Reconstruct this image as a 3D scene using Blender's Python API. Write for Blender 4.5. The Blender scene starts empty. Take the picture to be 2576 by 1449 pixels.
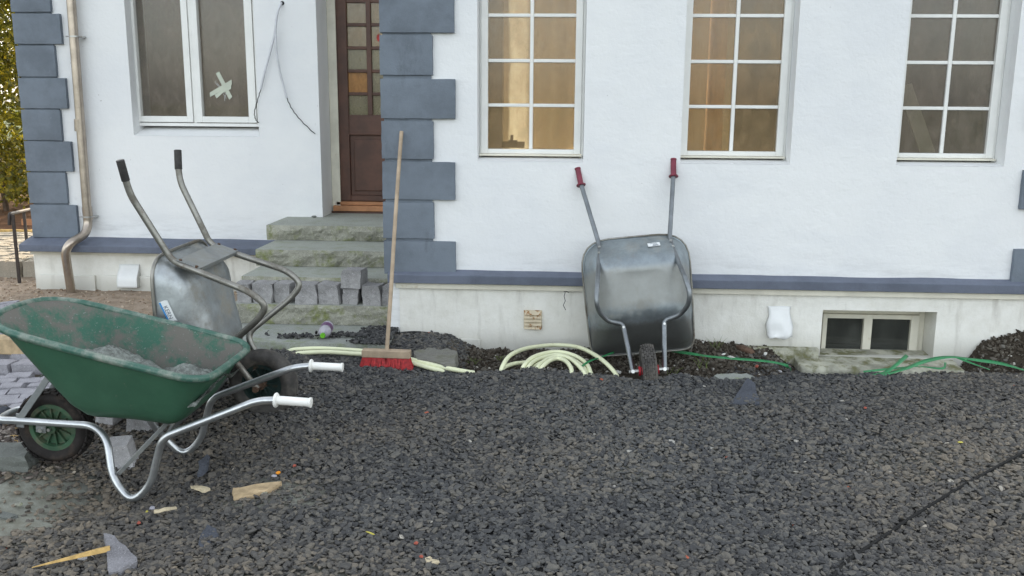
import bpy, bmesh, math, random
import numpy as np
from mathutils import Vector, Matrix, noise
R = math.radians
random.seed(7); RNG = np.random.default_rng(11)
SC = bpy.context.scene
COL = SC.collection

# ------------------------------------------------------------------ camera
FPX, CX, CY = 2300.0, 1288.0, 724.5          # focal length in photo pixels (photo taken as 2576 wide)
PITCH, YAW, ROLL = R(11.32), R(3.26), R(-.42)
CAM = Vector((0, 0, 1.5))
def _axes():
    cp, sp, cy, sy = math.cos(PITCH), math.sin(PITCH), math.cos(YAW), math.sin(YAW)
    fw = Vector((-sy*cp, cy*cp, -sp)); rt = Vector((cy, sy, 0)); dn = -rt.cross(fw)
    c, s = math.cos(ROLL), math.sin(ROLL)
    return c*rt + s*dn, -s*rt + c*dn, fw
AX, AY, AZ = _axes()
cd = bpy.data.cameras.new('camera'); cam = bpy.data.objects.new('camera', cd); COL.objects.link(cam)
m = Matrix.Identity(4)
for i in range(3):
    m[i][0] = AX[i]; m[i][1] = -AY[i]; m[i][2] = -AZ[i]; m[i][3] = CAM[i]
cam.matrix_world = m
cd.sensor_width = 36; cd.lens = FPX/2576*36; cd.clip_start = .05; cd.clip_end = 2000
SC.camera = cam
def ray(x, y): return AX*((x-CX)/FPX) + AY*((y-CY)/FPX) + AZ
def onY(x, y, Y): d = ray(x, y); return CAM + d*((Y-CAM.y)/d.y)      # point of the vertical plane Y seen there
def onZ(x, y, Z): d = ray(x, y); return CAM + d*((Z-CAM.z)/d.z)      # point of the level Z seen there

# ------------------------------------------------------------------ world, sun, exposure
SUN_EL, SUN_AZ = 29.0, 12.0                   # azimuth from +Y towards +X: the sun stands behind the house
W = bpy.data.worlds.new('World'); SC.world = W; W.use_nodes = True
nt = W.node_tree; nt.nodes.clear()
sky = nt.nodes.new('ShaderNodeTexSky'); sky.sky_type = 'NISHITA'; sky.sun_disc = False
sky.sun_elevation = R(SUN_EL); sky.sun_rotation = R(SUN_AZ); sky.dust_density = 3.0; sky.air_density = 1.0; sky.ozone_density = .6
bg = nt.nodes.new('ShaderNodeBackground'); bg.inputs[1].default_value = .15
wo = nt.nodes.new('ShaderNodeOutputWorld')
hs = nt.nodes.new('ShaderNodeHueSaturation'); hs.inputs['Saturation'].default_value = .33; nt.links.new(sky.outputs[0], hs.inputs['Color']); wb = nt.nodes.new('ShaderNodeMix'); wb.data_type = 'RGBA'; wb.blend_type = 'MULTIPLY'; wb.inputs[0].default_value = 1; wb.inputs[7].default_value = (.992, 1.0, .970, 1); nt.links.new(hs.outputs[0], wb.inputs[6]); nt.links.new(wb.outputs[2], bg.inputs[0]); nt.links.new(bg.outputs[0], wo.inputs[0])
sd = bpy.data.lights.new('sun', 'SUN'); sd.energy = 2.0; sd.angle = R(.5); sd.color = (1.0, .82, .58)
so = bpy.data.objects.new('sun', sd); COL.objects.link(so)
sv = Vector((math.sin(R(SUN_AZ))*math.cos(R(SUN_EL)), math.cos(R(SUN_AZ))*math.cos(R(SUN_EL)), math.sin(R(SUN_EL))))
so.rotation_euler = sv.to_track_quat('Z', 'Y').to_euler(); so.location = (2, 14, 12)
vs = SC.view_settings; vs.view_transform = 'Standard'; vs.look = 'None'; vs.gamma = 1; vs.exposure = 2.08
vs.use_curve_mapping = False
SC.cycles.use_denoising = True; SC.cycles.max_bounces = 8; SC.cycles.transparent_max_bounces = 12
SC.cycles.caustics_reflective = False; SC.cycles.caustics_refractive = False; SC.cycles.sample_clamp_indirect = 4

# ------------------------------------------------------------------ materials
def srgb(r, g, b):
    return tuple(((v/255)/12.92 if v/255 <= .04045 else ((v/255+.055)/1.055)**2.4) for v in (r, g, b))
class NT:
    def __init__(s, name):
        s.m = bpy.data.materials.new(name); s.m.use_nodes = True; s.t = s.m.node_tree; s.t.nodes.clear()
        s.out = s.n('ShaderNodeOutputMaterial'); s.tc = s.n('ShaderNodeTexCoord'); s.geo = s.n('ShaderNodeNewGeometry')
    def n(s, k, **kw):
        x = s.t.nodes.new(k)
        for a, b in kw.items(): setattr(x, a, b)
        return x
    def l(s, a, b): s.t.links.new(a, b)
    def set(s, x, i, v):
        if hasattr(v, 'is_output') or isinstance(v, bpy.types.NodeSocket): s.l(v, x.inputs[i])
        elif isinstance(v, tuple) and len(v) == 3 and x.inputs[i].type == 'RGBA': x.inputs[i].default_value = (*v, 1)
        else: x.inputs[i].default_value = v
    def noise(s, scale, detail=4, rough=.6, vec=None, dist=0, stretch=None):
        v = vec or s.tc.outputs['Object']
        if stretch:
            mp = s.n('ShaderNodeMapping'); s.l(v, mp.inputs[0]); mp.inputs['Scale'].default_value = stretch; v = mp.outputs[0]
        x = s.n('ShaderNodeTexNoise'); s.l(v, x.inputs['Vector']); x.inputs['Scale'].default_value = scale
        x.inputs['Detail'].default_value = detail; x.inputs['Roughness'].default_value = rough; x.inputs['Distortion'].default_value = dist
        return x.outputs[0]
    def ramp(s, f, a, b, lo=0., hi=1.):
        x = s.n('ShaderNodeMapRange'); s.l(f, x.inputs[0]); x.inputs[1].default_value = a; x.inputs[2].default_value = b
        x.inputs[3].default_value = lo; x.inputs[4].default_value = hi; x.interpolation_type = 'SMOOTHSTEP'; return x.outputs[0]
    def mix(s, f, a, b, mode='MIX'):
        x = s.n('ShaderNodeMix', data_type='RGBA', blend_type=mode); s.set(x, 0, f); s.set(x, 6, a); s.set(x, 7, b); return x.outputs[2]
    def math(s, op, a, b=0.):
        x = s.n('ShaderNodeMath', operation=op); s.set(x, 0, a); s.set(x, 1, b); return x.outputs[0]
    def bump(s, h, strength=.3, dist=.01, normal=None):
        x = s.n('ShaderNodeBump'); x.inputs['Strength'].default_value = strength; x.inputs['Distance'].default_value = dist
        s.l(h, x.inputs['Height'])
        if normal: s.l(normal, x.inputs['Normal'])
        return x.outputs[0]
    def bsdf(s, col, rough=.7, metal=0., normal=None, spec=.5, **kw):
        x = s.n('ShaderNodeBsdfPrincipled'); s.set(x, 'Base Color', col); s.set(x, 'Roughness', rough); s.set(x, 'Metallic', metal)
        x.inputs['Specular IOR Level'].default_value = spec
        if normal: s.l(normal, x.inputs['Normal'])
        for k, v in kw.items(): s.set(x, k.replace('_', ' '), v)
        s.l(x.outputs[0], s.out.inputs[0]); return x
def mat_rough(name, col, var=.15, scale=8., bscale=60., bstr=.3, bdist=.004, rough=.8, spec=.4, stain=None, stain_scale=2., stain_lo=.5, stain_hi=.7, metal=0.):
    N = NT(name); v = N.noise(scale, 5); dark = tuple(c*(1-var) for c in col); light = tuple(min(1, c*(1+var)) for c in col)
    c = N.mix(N.ramp(v, .3, .7), dark, light)
    if stain: c = N.mix(N.ramp(N.noise(stain_scale, 6, .7), stain_lo, stain_hi), c, stain)
    N.bsdf(c, rough, metal, N.bump(N.noise(bscale, 4, .7), bstr, bdist), spec); return N.m
MT = {}
# white render, with faint trowel unevenness and a few stains
N = NT('white_render'); a = N.noise(1.3, 5); b = N.noise(45, 4, .7); c2 = N.noise(7, 4)
c = N.mix(N.ramp(a, .35, .75), (.80, .805, .80), (.74, .75, .76)); c = N.mix(N.ramp(N.noise(3.1, 6, .75), .66, .8), c, (.60, .60, .60))
wz = N.n('ShaderNodeSeparateXYZ'); N.l(N.tc.outputs['Object'], wz.inputs[0])
spl = N.math('MULTIPLY', N.ramp(wz.outputs[2], .62, .40), N.ramp(N.noise(4, 6, .75, stretch=(.5, 1, 3)), .42, .7)); c = N.mix(N.math('MULTIPLY', spl, .55), c, (.50, .50, .49))
trow = N.noise(2.2, 5, .65, stretch=(.55, 1, 1.6)); c = N.mix(N.math('MULTIPLY', N.ramp(trow, .5, .75), .35), c, (.70, .715, .735))
c = N.mix(N.ramp(N.noise(42, 2, .5), .76, .78), c, (.5, .5, .5))
nn = N.bump(c2, .35, .02); nn = N.bump(trow, .18, .02, nn); N.bsdf(c, .85, 0, N.bump(b, .45, .004, nn), .3); MT['wall'] = N.m
# whitewashed plinth: damp, flaked and dirtier than the wall
N = NT('plinth_whitewash'); pos = N.n('ShaderNodeSeparateXYZ'); N.l(N.tc.outputs['Object'], pos.inputs[0])
a = N.noise(3.2, 7, .75); st = N.noise(5, 5, .6, stretch=(2.2, 1, .35)); sp = N.noise(38, 5, .8)
c = N.mix(N.ramp(a, .35, .7), (.82, .81, .76), (.70, .685, .62)); c = N.mix(N.ramp(st, .52, .8), c, (.54, .52, .47))
c = N.mix(N.ramp(sp, .66, .74), c, (.46, .44, .40)); low = N.ramp(N.math('ADD', pos.outputs[2], N.math('MULTIPLY', a, .22)), .17, -.02)
c = N.mix(N.math('MULTIPLY', low, .5), c, (.33, .32, .27)); nn = N.bump(N.noise(9, 5), .5, .015)
N.bsdf(c, .9, 0, N.bump(sp, .5, .006, nn), .25); MT['plinth'] = N.m
def paint(name, col, k=1.):
    N = NT(name); a = N.noise(2.6, 5, .7); b = N.noise(110, 4, .8); c = N.mix(N.ramp(a, .35, .7), col, tuple(v*.74 for v in col)); c = N.mix(N.ramp(N.noise(5, 6, .75, stretch=(1, 1, .4)), .55, .8), c, tuple(v*.62 for v in col))
    c = N.mix(N.ramp(N.noise(26, 3, .8), .68, .8), c, tuple(min(1, v*1.35) for v in col))
    nn = N.bump(N.noise(12, 4), .3*k, .01); N.bsdf(c, .8, 0, N.bump(b, .55*k, .005, nn), .3); return N.m
MT['quoin'] = paint('grey_blue_quoin_paint', (.182, .212, .250)); MT['band'] = paint('grey_blue_band_paint', (.155, .175, .225))
MT['frame'] = mat_rough('white_window_paint', (.78, .78, .75), .04, 6, 90, .08, .002, .45, .5)
MT['cream'] = mat_rough('cream_frame_paint', (.68, .65, .55), .1, 5, 60, .25, .003, .6, .4, stain=(.42, .33, .2), stain_scale=6, stain_lo=.6, stain_hi=.75)
MT['door'] = mat_rough('brown_door_paint', (.085, .036, .022), .25, 6, 40, .15, .002, .5, .5, stain=(.10, .05, .03), stain_scale=14, stain_lo=.68, stain_hi=.74)
MT['threshold'] = mat_rough('orange_threshold_wood', (.40, .19, .09), .2, 6, 40, .2, .003, .6)
MT['inner_tan'] = mat_rough('tan_inner_wall', (.82, .47, .21), .3, 1.6, 20, .2, .003, .9)
MT['inner_grey'] = mat_rough('grey_inner_wall', (.42, .33, .26), .3, 1.4, 20, .2, .003, .9)
N = NT('added_glow_sheet'); sa = N.noise(1.4, 5, .6); sb = N.noise(7, 5, .7, stretch=(1.6, 1, .5)); sc0 = N.mix(N.ramp(sa, .35, .7), (.38, .29, .175), (.30, .245, .165)); sc0 = N.mix(N.ramp(sb, .55, .75), sc0, (.22, .16, .09))  # translucent sheet material, added to give the windows a warm glow
sx0 = N.n('ShaderNodeSeparateXYZ'); N.l(N.tc.outputs['Object'], sx0.inputs[0]); wv = N.math('ADD', sx0.outputs[0], N.math('MULTIPLY', sb, .05)); stp0 = N.math('MULTIPLY', N.ramp(wv, .375, .40), N.ramp(wv, .56, .50)); sc0 = N.mix(stp0, sc0, (.90, .82, .62))  # luminous upright strip put into the sheet's colour
d0 = N.n('ShaderNodeBsdfDiffuse'); N.l(sc0, d0.inputs[0]); t0 = N.n('ShaderNodeBsdfTranslucent'); N.l(sc0, t0.inputs[0]); m0 = N.n('ShaderNodeMixShader'); m0.inputs[0].default_value = .5; N.l(d0.outputs[0], m0.inputs[1]); N.l(t0.outputs[0], m0.inputs[2]); N.l(m0.outputs[0], N.out.inputs[0]); MT['sheet'] = N.m
MT['inner_pale'] = mat_rough('pale_plaster', (.78, .66, .48), .12, 5, 20, .2, .003, .9)
MT['inner_floor'] = mat_rough('inner_floor', (.50, .40, .28), .12, 5, 20, .2, .003, .9)
def glass(name, dirt, dcol, tint=(.9, .92, .9)):
    N = NT(name); tr = N.n('ShaderNodeBsdfTransparent'); tr.inputs[0].default_value = (*tint, 1)
    gl = N.n('ShaderNodeBsdfGlossy'); gl.inputs['Roughness'].default_value = .03
    fr = N.n('ShaderNodeFresnel'); fr.inputs[0].default_value = 1.5
    m1 = N.n('ShaderNodeMixShader'); N.l(fr.outputs[0], m1.inputs[0]); N.l(tr.outputs[0], m1.inputs[1]); N.l(gl.outputs[0], m1.inputs[2])
    df = N.n('ShaderNodeBsdfDiffuse'); df.inputs[0].default_value = (*dcol, 1)
    m2 = N.n('ShaderNodeMixShader'); st = N.noise(7, 6, .7, stretch=(1.3, 1, .7))
    N.l(N.ramp(st, .3, .85, dirt*.6, dirt*1.5), m2.inputs[0]); N.l(m1.outputs[0], m2.inputs[1]); N.l(df.outputs[0], m2.inputs[2])
    N.l(m2.outputs[0], N.out.inputs[0]); return N.m
MT['glass'] = glass('misted_window_glass', .24, (.62, .42, .23)); MT['glass_grey'] = glass('dusty_window_glass', .24, (.40, .33, .27)); MT['glass_amber'] = glass('amber_pane', .8, (.48, .25, .10))
MT['glass_pale'] = glass('pale_obscured_pane', .42, (.42, .37, .25)); MT['glass_cellar'] = glass('grimy_cellar_glass', .22, (.20, .21, .19), (.5, .5, .5))
def granite(name, base, moss=None, dark=.55, relief=.15):
    N = NT(name); sp = N.noise(170, 3, .8); a = N.noise(6, 6, .7); c = N.mix(N.ramp(a, .3, .7), tuple(v*dark for v in base), base)
    c = N.mix(N.ramp(sp, .55, .72), c, tuple(min(1, v*1.7) for v in base)); c = N.mix(N.ramp(N.noise(120, 3, .8), .6, .7), c, tuple(v*.35 for v in base))
    if moss: c = N.mix(N.ramp(N.noise(7, 6, .75), .47, .68), c, moss)
    N.bsdf(c, .88, 0, N.bump(N.noise(70, 5, .75), .6, .006, N.bump(N.noise(16, 6, .7), relief, .03)), .3); return N.m
MT['step'] = granite('mossy_granite', (.40, .395, .33), (.20, .22, .09), .6, .9); MT['steptop'] = granite('step_tread_granite', (.36, .375, .335), (.29, .31, .245), .88)
MT['sett'] = granite('grey_granite', (.37, .362, .36), None, .6, .6); MT['sett_pale'] = granite('pale_granite', (.50, .49, .50), None, .75)
MT['sett_paving'] = granite('paving_granite', (.38, .37, .40), None, .7); MT['slab'] = granite('concrete_slab_grey', (.32, .335, .31), (.22, .25, .16), .85)
MT['slate'] = granite('slate_stone', (.075, .082, .10), None, .7); MT['greenstone'] = granite('dusty_green_stone', (.17, .18, .165), None, .75)
MT['concrete'] = mat_rough('old_concrete', (.40, .395, .32), .35, 9, 45, .9, .012, .9, .3, stain=(.17, .17, .085), stain_scale=8, stain_lo=.46, stain_hi=.62)
MT['chunk'] = granite('speckled_granite_chunk', (.24, .235, .25), None, .6, .5)
MT['slab_rough'] = granite('rough_grey_brown_slab', (.22, .215, .19), (.13, .13, .09), .7)
def galv(name, base=(.50, .53, .56), rough=.38, rust=.0, mud=None, spangle=.16, low_mud_shade=None):
    N = NT(name); vo = N.n('ShaderNodeTexVoronoi'); vo.inputs['Scale'].default_value = 42; N.l(N.tc.outputs['Object'], vo.inputs[0])
    a = N.noise(6, 6, .7); f = N.mix(N.ramp(a, .3, .75), base, tuple(v*.62 for v in base))
    sx_ = N.n('ShaderNodeSeparateXYZ'); N.l(vo.outputs['Color'], sx_.inputs[0])
    c = N.mix(N.math('MULTIPLY', sx_.outputs[0], spangle*2.2), f, tuple(v*.62 for v in base)) if spangle else f
    met = .85; rg = N.ramp(a, .2, .8, rough-.08, rough+.2)
    if mud:
        k = N.ramp(N.noise(4.2, 7, .75), *mud[1]); c = N.mix(k, c, mud[0]); met = N.ramp(k, 0, 1, .85, .05); rg = N.ramp(k, 0, 1, rough, .85)
    if rust:
        k = N.ramp(N.noise(9, 7, .8), .72-rust, .8-rust*.8); c = N.mix(k, c, (.085, .038, .02)); 
        met = N.math('MULTIPLY', N.ramp(k, 0, 1, 1., .05), met)
    if low_mud_shade:
        sx1 = N.n('ShaderNodeSeparateXYZ'); N.l(N.tc.outputs['Object'], sx1.inputs[0]); k = N.ramp(N.math('ADD', sx1.outputs[0], N.math('MULTIPLY', N.noise(5, 6, .7), .18)), low_mud_shade[0], low_mud_shade[1]); k = N.math('MULTIPLY', k, .85)
        c = N.mix(k, c, (.055, .052, .045)); met = N.math('MULTIPLY', met, N.math('SUBTRACT', 1., k))  # darker low end: mud, and partly shade painted into the colour
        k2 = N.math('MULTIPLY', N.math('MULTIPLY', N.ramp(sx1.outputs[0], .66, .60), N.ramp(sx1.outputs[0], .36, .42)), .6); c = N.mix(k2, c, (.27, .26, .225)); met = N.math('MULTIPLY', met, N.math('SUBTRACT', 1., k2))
    N.bsdf(c, rg, met, N.bump(N.noise(24, 4, .6), .12, .004), .5); return N.m
MT['tube'] = galv('bright_galvanised_tube', (.60, .62, .63), .3, .02, ((.20, .19, .16), (.60, .78)))
MT['tube_old'] = galv('worn_galvanised_tube', (.33, .32, .29), .42, .14, ((.12, .105, .08), (.48, .7)), .05)
MT['tube_new'] = galv('galvanised_tube', (.28, .30, .315), .45, .03, ((.2, .2, .18), (.62, .85)))
MT['tray_old'] = galv('dented_galvanised_tray', (.46, .49, .50), .45, .04, ((.25, .235, .195), (.46, .72)))
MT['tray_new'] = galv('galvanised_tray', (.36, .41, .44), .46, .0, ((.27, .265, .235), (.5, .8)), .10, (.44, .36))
MT['bracket'] = galv('galvanised_plate', (.36, .38, .39), .45, .0, ((.22, .22, .20), (.4, .65)))
MT['zinc'] = galv('weathered_zinc_pipe', (.50, .43, .36), .3, .0, ((.24, .2, .17), (.55, .85)), .05)
MT['bolt'] = galv('zinc_bolt', (.62, .62, .6), .3, .0); MT['rust_bolt'] = mat_rough('rusty_steel', (.10, .06, .04), .4, 30, 90, .5, .002, .8)
N = NT('green_plastic_tray'); a = N.noise(5, 6, .75); scr = N.noise(30, 5, .8)
c = N.mix(N.ramp(a, .3, .7), (.032, .098, .058), (.042, .120, .072)); c = N.mix(N.ramp(scr, .62, .76), c, (.17, .165, .135))
dst = N.n('ShaderNodeSeparateXYZ'); N.l(N.tc.outputs['Object'], dst.inputs[0])
N.bsdf(c, .42, 0, N.bump(N.noise(60, 3), .12, .002), .5); MT['green'] = N.m
N = NT('dirty_green_plastic_inside'); a = N.noise(4.5, 7, .75); b = N.noise(70, 4, .85)
c = N.mix(N.ramp(a, .40, .56), (.048, .135, .095), (.150, .142, .125)); c = N.mix(N.ramp(b, .60, .70), c, (.30, .32, .30))
N.bsdf(c, .75, 0, N.bump(b, .3, .003), .3); MT['green_in'] = N.m
N = NT('green_rim_plastic'); a = N.noise(9, 6, .75)
c = N.mix(N.ramp(a, .42, .72), (.035, .11, .08), (.26, .28, .24)); N.bsdf(c, .4, 0, N.bump(a, .1, .002), .5); MT['green_rim'] = N.m
MT['wheelrim'] = mat_rough('green_wheel_rim', (.035, .088, .048), .3, 10, 60, .2, .002, .5, stain=(.11, .11, .07), stain_scale=14, stain_lo=.42, stain_hi=.7)
MT['rim_dark'] = mat_rough('dark_green_wheel_rim', (.012, .028, .026), .3, 10, 60, .2, .002, .5, stain=(.07, .045, .03), stain_scale=14, stain_lo=.55, stain_hi=.7)
MT['rim_red'] = mat_rough('red_hub', (.38, .02, .03), .2, 10, 60, .2, .002, .5)
MT['tyre'] = mat_rough('muddy_black_rubber', (.022, .019, .018), .3, 14, 80, .4, .003, .85, .3, stain=(.075, .055, .042), stain_scale=9, stain_lo=.48, stain_hi=.75)
MT['tyre_dusty'] = mat_rough('dusty_rubber', (.066, .062, .058), .3, 14, 80, .4, .003, .85, .3, stain=(.15, .135, .115), stain_scale=11, stain_lo=.45, stain_hi=.75)
MT['grip_white'] = mat_rough('white_plastic_grip', (.80, .79, .75), .04, 12, 60, .1, .002, .4, .5, stain=(.4, .37, .32), stain_scale=30, stain_lo=.68, stain_hi=.78)
MT['grip_black'] = mat_rough('worn_black_grip', (.045, .042, .04), .3, 30, 60, .3, .003, .7)
MT['grip_red'] = mat_rough('dark_red_grip', (.17, .02, .04), .2, 20, 60, .1, .002, .5, .5)
MT['sand'] = mat_rough('damp_grey_sand', (.24, .26, .24), .35, 60, 240, .9, .006, .95, .2, stain=(.12, .125, .115), stain_scale=14, stain_lo=.5, stain_hi=.6)
MT['wood'] = mat_rough('raw_wood', (.44, .33, .20), .25, 14, 60, .4, .004, .75, .3)
MT['wood_pale'] = mat_rough('pale_split_wood', (.52, .44, .30), .2, 14, 60, .5, .004, .75, .3)
MT['wood_yellow'] = mat_rough('yellow_split_wood', (.50, .33, .12), .25, 24, 60, .5, .004, .75, .3)
MT['handle_wood'] = mat_rough('broom_handle_wood', (.40, .31, .22), .2, 9, 60, .3, .003, .7, .3, stain=(.36, .19, .06), stain_scale=4, stain_lo=.6, stain_hi=.66)
MT['bristle'] = mat_rough('red_bristle', (.42, .018, .022), .35, 60, 60, .1, .002, .5)
MT['hose'] = mat_rough('pale_green_hose', (.74, .76, .52), .05, 10, 60, .1, .002, .4, .5, stain=(.5, .5, .28), stain_scale=6, stain_lo=.55, stain_hi=.8)
MT['strap'] = mat_rough('green_strap', (.025, .20, .07), .15, 20, 60, .1, .002, .35, .5)
MT['iron'] = mat_rough('dark_iron', (.035, .026, .022), .3, 20, 60, .3, .003, .6)
MT['cable_grey'] = mat_rough('grey_conduit', (.58, .59, .62), .1, 10, 60, .1, .002, .5)
MT['black'] = mat_rough('black_wire', (.02, .02, .02), .1, 10, 60, .1, .002, .85, .1)
MT['white_metal'] = mat_rough('white_painted_metal', (.76, .77, .76), .05, 6, 60, .1, .002, .5)
MT['rusty_white'] = mat_rough('rusty_white_grille', (.60, .52, .38), .15, 10, 60, .3, .003, .7, stain=(.28, .13, .04), stain_scale=22, stain_lo=.52, stain_hi=.62)
MT['tape'] = mat_rough('masking_tape', (.50, .53, .44), .1, 10, 60, .2, .002, .6)
MT['paper'] = mat_rough('paper_label', (.72, .74, .74), .05, 10, 60, .2, .002, .6)
MT['paper_ink'] = mat_rough('dark_print', (.12, .14, .17), .05, 10, 60, .2, .002, .6)
MT['blue_ink'] = mat_rough('blue_print', (.05, .25, .55), .1, 10, 60, .2, .002, .6)
MT['leaf_yellow'] = mat_rough('yellow_leaf', (.48, .42, .08), .2, 10, 60, .2, .002, .6)
MT['orange'] = mat_rough('orange_scrap', (.75, .28, .02), .1, 10, 60, .2, .002, .6)
MT['brick'] = mat_rough('brick_red', (.36, .09, .06), .2, 10, 60, .3, .002, .8)
MT['purple'] = mat_rough('purple_label', (.16, .07, .17), .2, 10, 60, .2, .002, .45)
MT['orange_label'] = mat_rough('orange_red_label', (.50, .07, .02), .3, 10, 60, .2, .002, .45)
MT['cap_green'] = mat_rough('green_cap', (.14, .44, .03), .1, 10, 60, .2, .002, .4)
N = NT('clear_plastic_bottle'); tr = N.n('ShaderNodeBsdfTransparent'); tr.inputs[0].default_value = (.82, .78, .86, 1); gl = N.n('ShaderNodeBsdfPrincipled')
gl.inputs['Base Color'].default_value = (.66, .65, .70, 1); gl.inputs['Roughness'].default_value = .18
mx = N.n('ShaderNodeMixShader'); mx.inputs[0].default_value = .5; N.l(tr.outputs[0], mx.inputs[1]); N.l(gl.outputs[0], mx.inputs[2]); N.l(mx.outputs[0], N.out.inputs[0]); MT['bottle'] = N.m
MT['foil'] = mat_rough('white_debris', (.62, .62, .58), .15, 20, 60, .3, .002, .6)
MT['unseen_roof'] = mat_rough('dark_roof', (.06, .05, .05), .2, 10, 20, .3, .01, .7)

# ------------------------------------------------------------------ mesh helpers
def link(o): COL.objects.link(o); return o
def mesh_obj(name, verts, faces, m, parent=None, smooth=False, mats=None, fm=None):
    me = bpy.data.meshes.new(name); me.from_pydata([tuple(v) for v in verts], [], faces); me.update()
    for x in (mats or [m]): me.materials.append(x)
    if fm is not None: me.polygons.foreach_set('material_index', fm)
    if smooth: me.polygons.foreach_set('use_smooth', [True]*len(me.polygons))
    o = bpy.data.objects.new(name, me); link(o)
    if parent: o.parent = parent
    return o
class MB:                                                    # collects shapes, built into ONE mesh
    def __init__(s): s.v = []; s.f = []; s.mi = []; s.cur = 0
    def add(s, v, f, mi=None):
        b = len(s.v); s.v += [Vector(x) for x in v]; s.f += [tuple(i+b for i in q) for q in f]; s.mi += [s.cur if mi is None else mi]*len(f)
    def box(s, x0, x1, y0, y1, z0, z1):
        s.add([(x0,y0,z0),(x1,y0,z0),(x1,y1,z0),(x0,y1,z0),(x0,y0,z1),(x1,y0,z1),(x1,y1,z1),(x0,y1,z1)],
              [(0,3,2,1),(4,5,6,7),(0,1,5,4),(1,2,6,5),(2,3,7,6),(3,0,4,7)])
    def obox(s, c, ax, ay, az, hx, hy, hz):
        P = [Vector(c)+ax*(i*hx)+ay*(j*hy)+az*(k*hz) for k in (-1,1) for i,j in ((-1,-1),(1,-1),(1,1),(-1,1))]
        s.add(P, [(0,3,2,1),(4,5,6,7),(0,1,5,4),(1,2,6,5),(2,3,7,6),(3,0,4,7)])
    def tube(s, pts, r, n=10, cap=True):
        pts = [Vector(p) for p in pts]; rr = r if hasattr(r, '__len__') else [r]*len(pts); V = []; up = None
        for i, p in enumerate(pts):
            t = (pts[min(i+1, len(pts)-1)] - pts[max(i-1, 0)]).normalized()
            if up is None: up = t.orthogonal().normalized()
            up = (up - t*up.dot(t)); up = up.normalized() if up.length > 1e-6 else t.orthogonal().normalized(); w = t.cross(up)
            V += [p + (up*math.cos(a)+w*math.sin(a))*rr[i] for a in [2*math.pi*k/n for k in range(n)]]
        F = [(i*n+k, i*n+(k+1)%n, (i+1)*n+(k+1)%n, (i+1)*n+k) for i in range(len(pts)-1) for k in range(n)]
        if cap: F += [tuple(range(n))[::-1], tuple(range((len(pts)-1)*n, len(pts)*n))]
        s.add(V, F)
    def lathe(s, prof, n=24, axis='Y', c=(0,0,0), closed=False):   # prof: (radius, along)
        V = []; c = Vector(c)
        for r, h in prof:
            for k in range(n):
                a = 2*math.pi*k/n
                d = {'Y': (r*math.cos(a), h, r*math.sin(a)), 'Z': (r*math.cos(a), r*math.sin(a), h), 'X': (h, r*math.cos(a), r*math.sin(a))}[axis]
                V.append(c+Vector(d))
        L = len(prof); F = [(i*n+k, i*n+(k+1)%n, ((i+1)%L)*n+(k+1)%n, ((i+1)%L)*n+k) for i in range(L if closed else L-1) for k in range(n)]
        s.add(V, F)
    def loft(s, rings, cap0=False, cap1=False):
        n = len(rings[0]); V = [p for r in rings for p in r]
        F = [(i*n+k, i*n+(k+1)%n, (i+1)*n+(k+1)%n, (i+1)*n+k) for i in range(len(rings)-1) for k in range(n)]
        if cap0: F.append(tuple(range(n))[::-1])
        if cap1: F.append(tuple(range((len(rings)-1)*n, len(rings)*n)))
        s.add(V, F)
    def build(s, name, m, parent=None, smooth=False, bevel=0, solid=0, seg=2, angle=None):
        mats = m if isinstance(m, list) else [m]
        o = mesh_obj(name, s.v, s.f, None, parent, smooth, mats, s.mi)
        bm = bmesh.new(); bm.from_mesh(o.data); bmesh.ops.recalc_face_normals(bm, faces=bm.faces); bm.to_mesh(o.data); bm.free()
        if smooth: o.data.set_sharp_from_angle(angle=R(angle or 40))
        if bevel:
            b = o.modifiers.new('bevel', 'BEVEL'); b.width = bevel; b.segments = seg; b.limit_method = 'ANGLE'
        if solid:
            b = o.modifiers.new('solid', 'SOLIDIFY'); b.thickness = solid; b.offset = 0
        return o
def tag(o, label=None, cat=None, group=None, kind=None):
    for k, v in (('label', label), ('category', cat), ('group', group), ('kind', kind)):
        if v: o[k] = v
    return o
def thing(name, loc, label, cat, group=None, mat=None):
    o = bpy.data.objects.new(name, None); o.empty_display_size = .1; link(o)
    if mat is not None: o.matrix_world = mat
    else: o.location = loc
    return tag(o, label, cat, group)
def fillet(pts, rad, n=5):                                    # polyline with rounded corners
    pts = [Vector(p) for p in pts]; rad = rad if hasattr(rad, '__len__') else [rad]*len(pts); out = [pts[0]]
    for i in range(1, len(pts)-1):
        a, b, c = pts[i-1], pts[i], pts[i+1]; r = min(rad[i], (a-b).length*.48, (c-b).length*.48)
        p, q = b+(a-b).normalized()*r, b+(c-b).normalized()*r
        out += [p*(1-t)**2 + b*2*t*(1-t) + q*t*t for t in [k/n for k in range(n+1)]]
    return out+[pts[-1]]
def smooth_path(pts, k=6):                                    # Catmull-Rom through the points
    P = [Vector(p) for p in pts]; P = [P[0]*2-P[1]]+P+[P[-1]*2-P[-2]]; out = []
    for i in range(1, len(P)-2):
        for j in range(k):
            t = j/k; a, b, c, d = P[i-1:i+3]
            out.append(.5*((2*b)+(c-a)*t+(2*a-5*b+4*c-d)*t*t+(3*b-a-3*c+d)*t**3))
    return out+[P[-2]]
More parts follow.
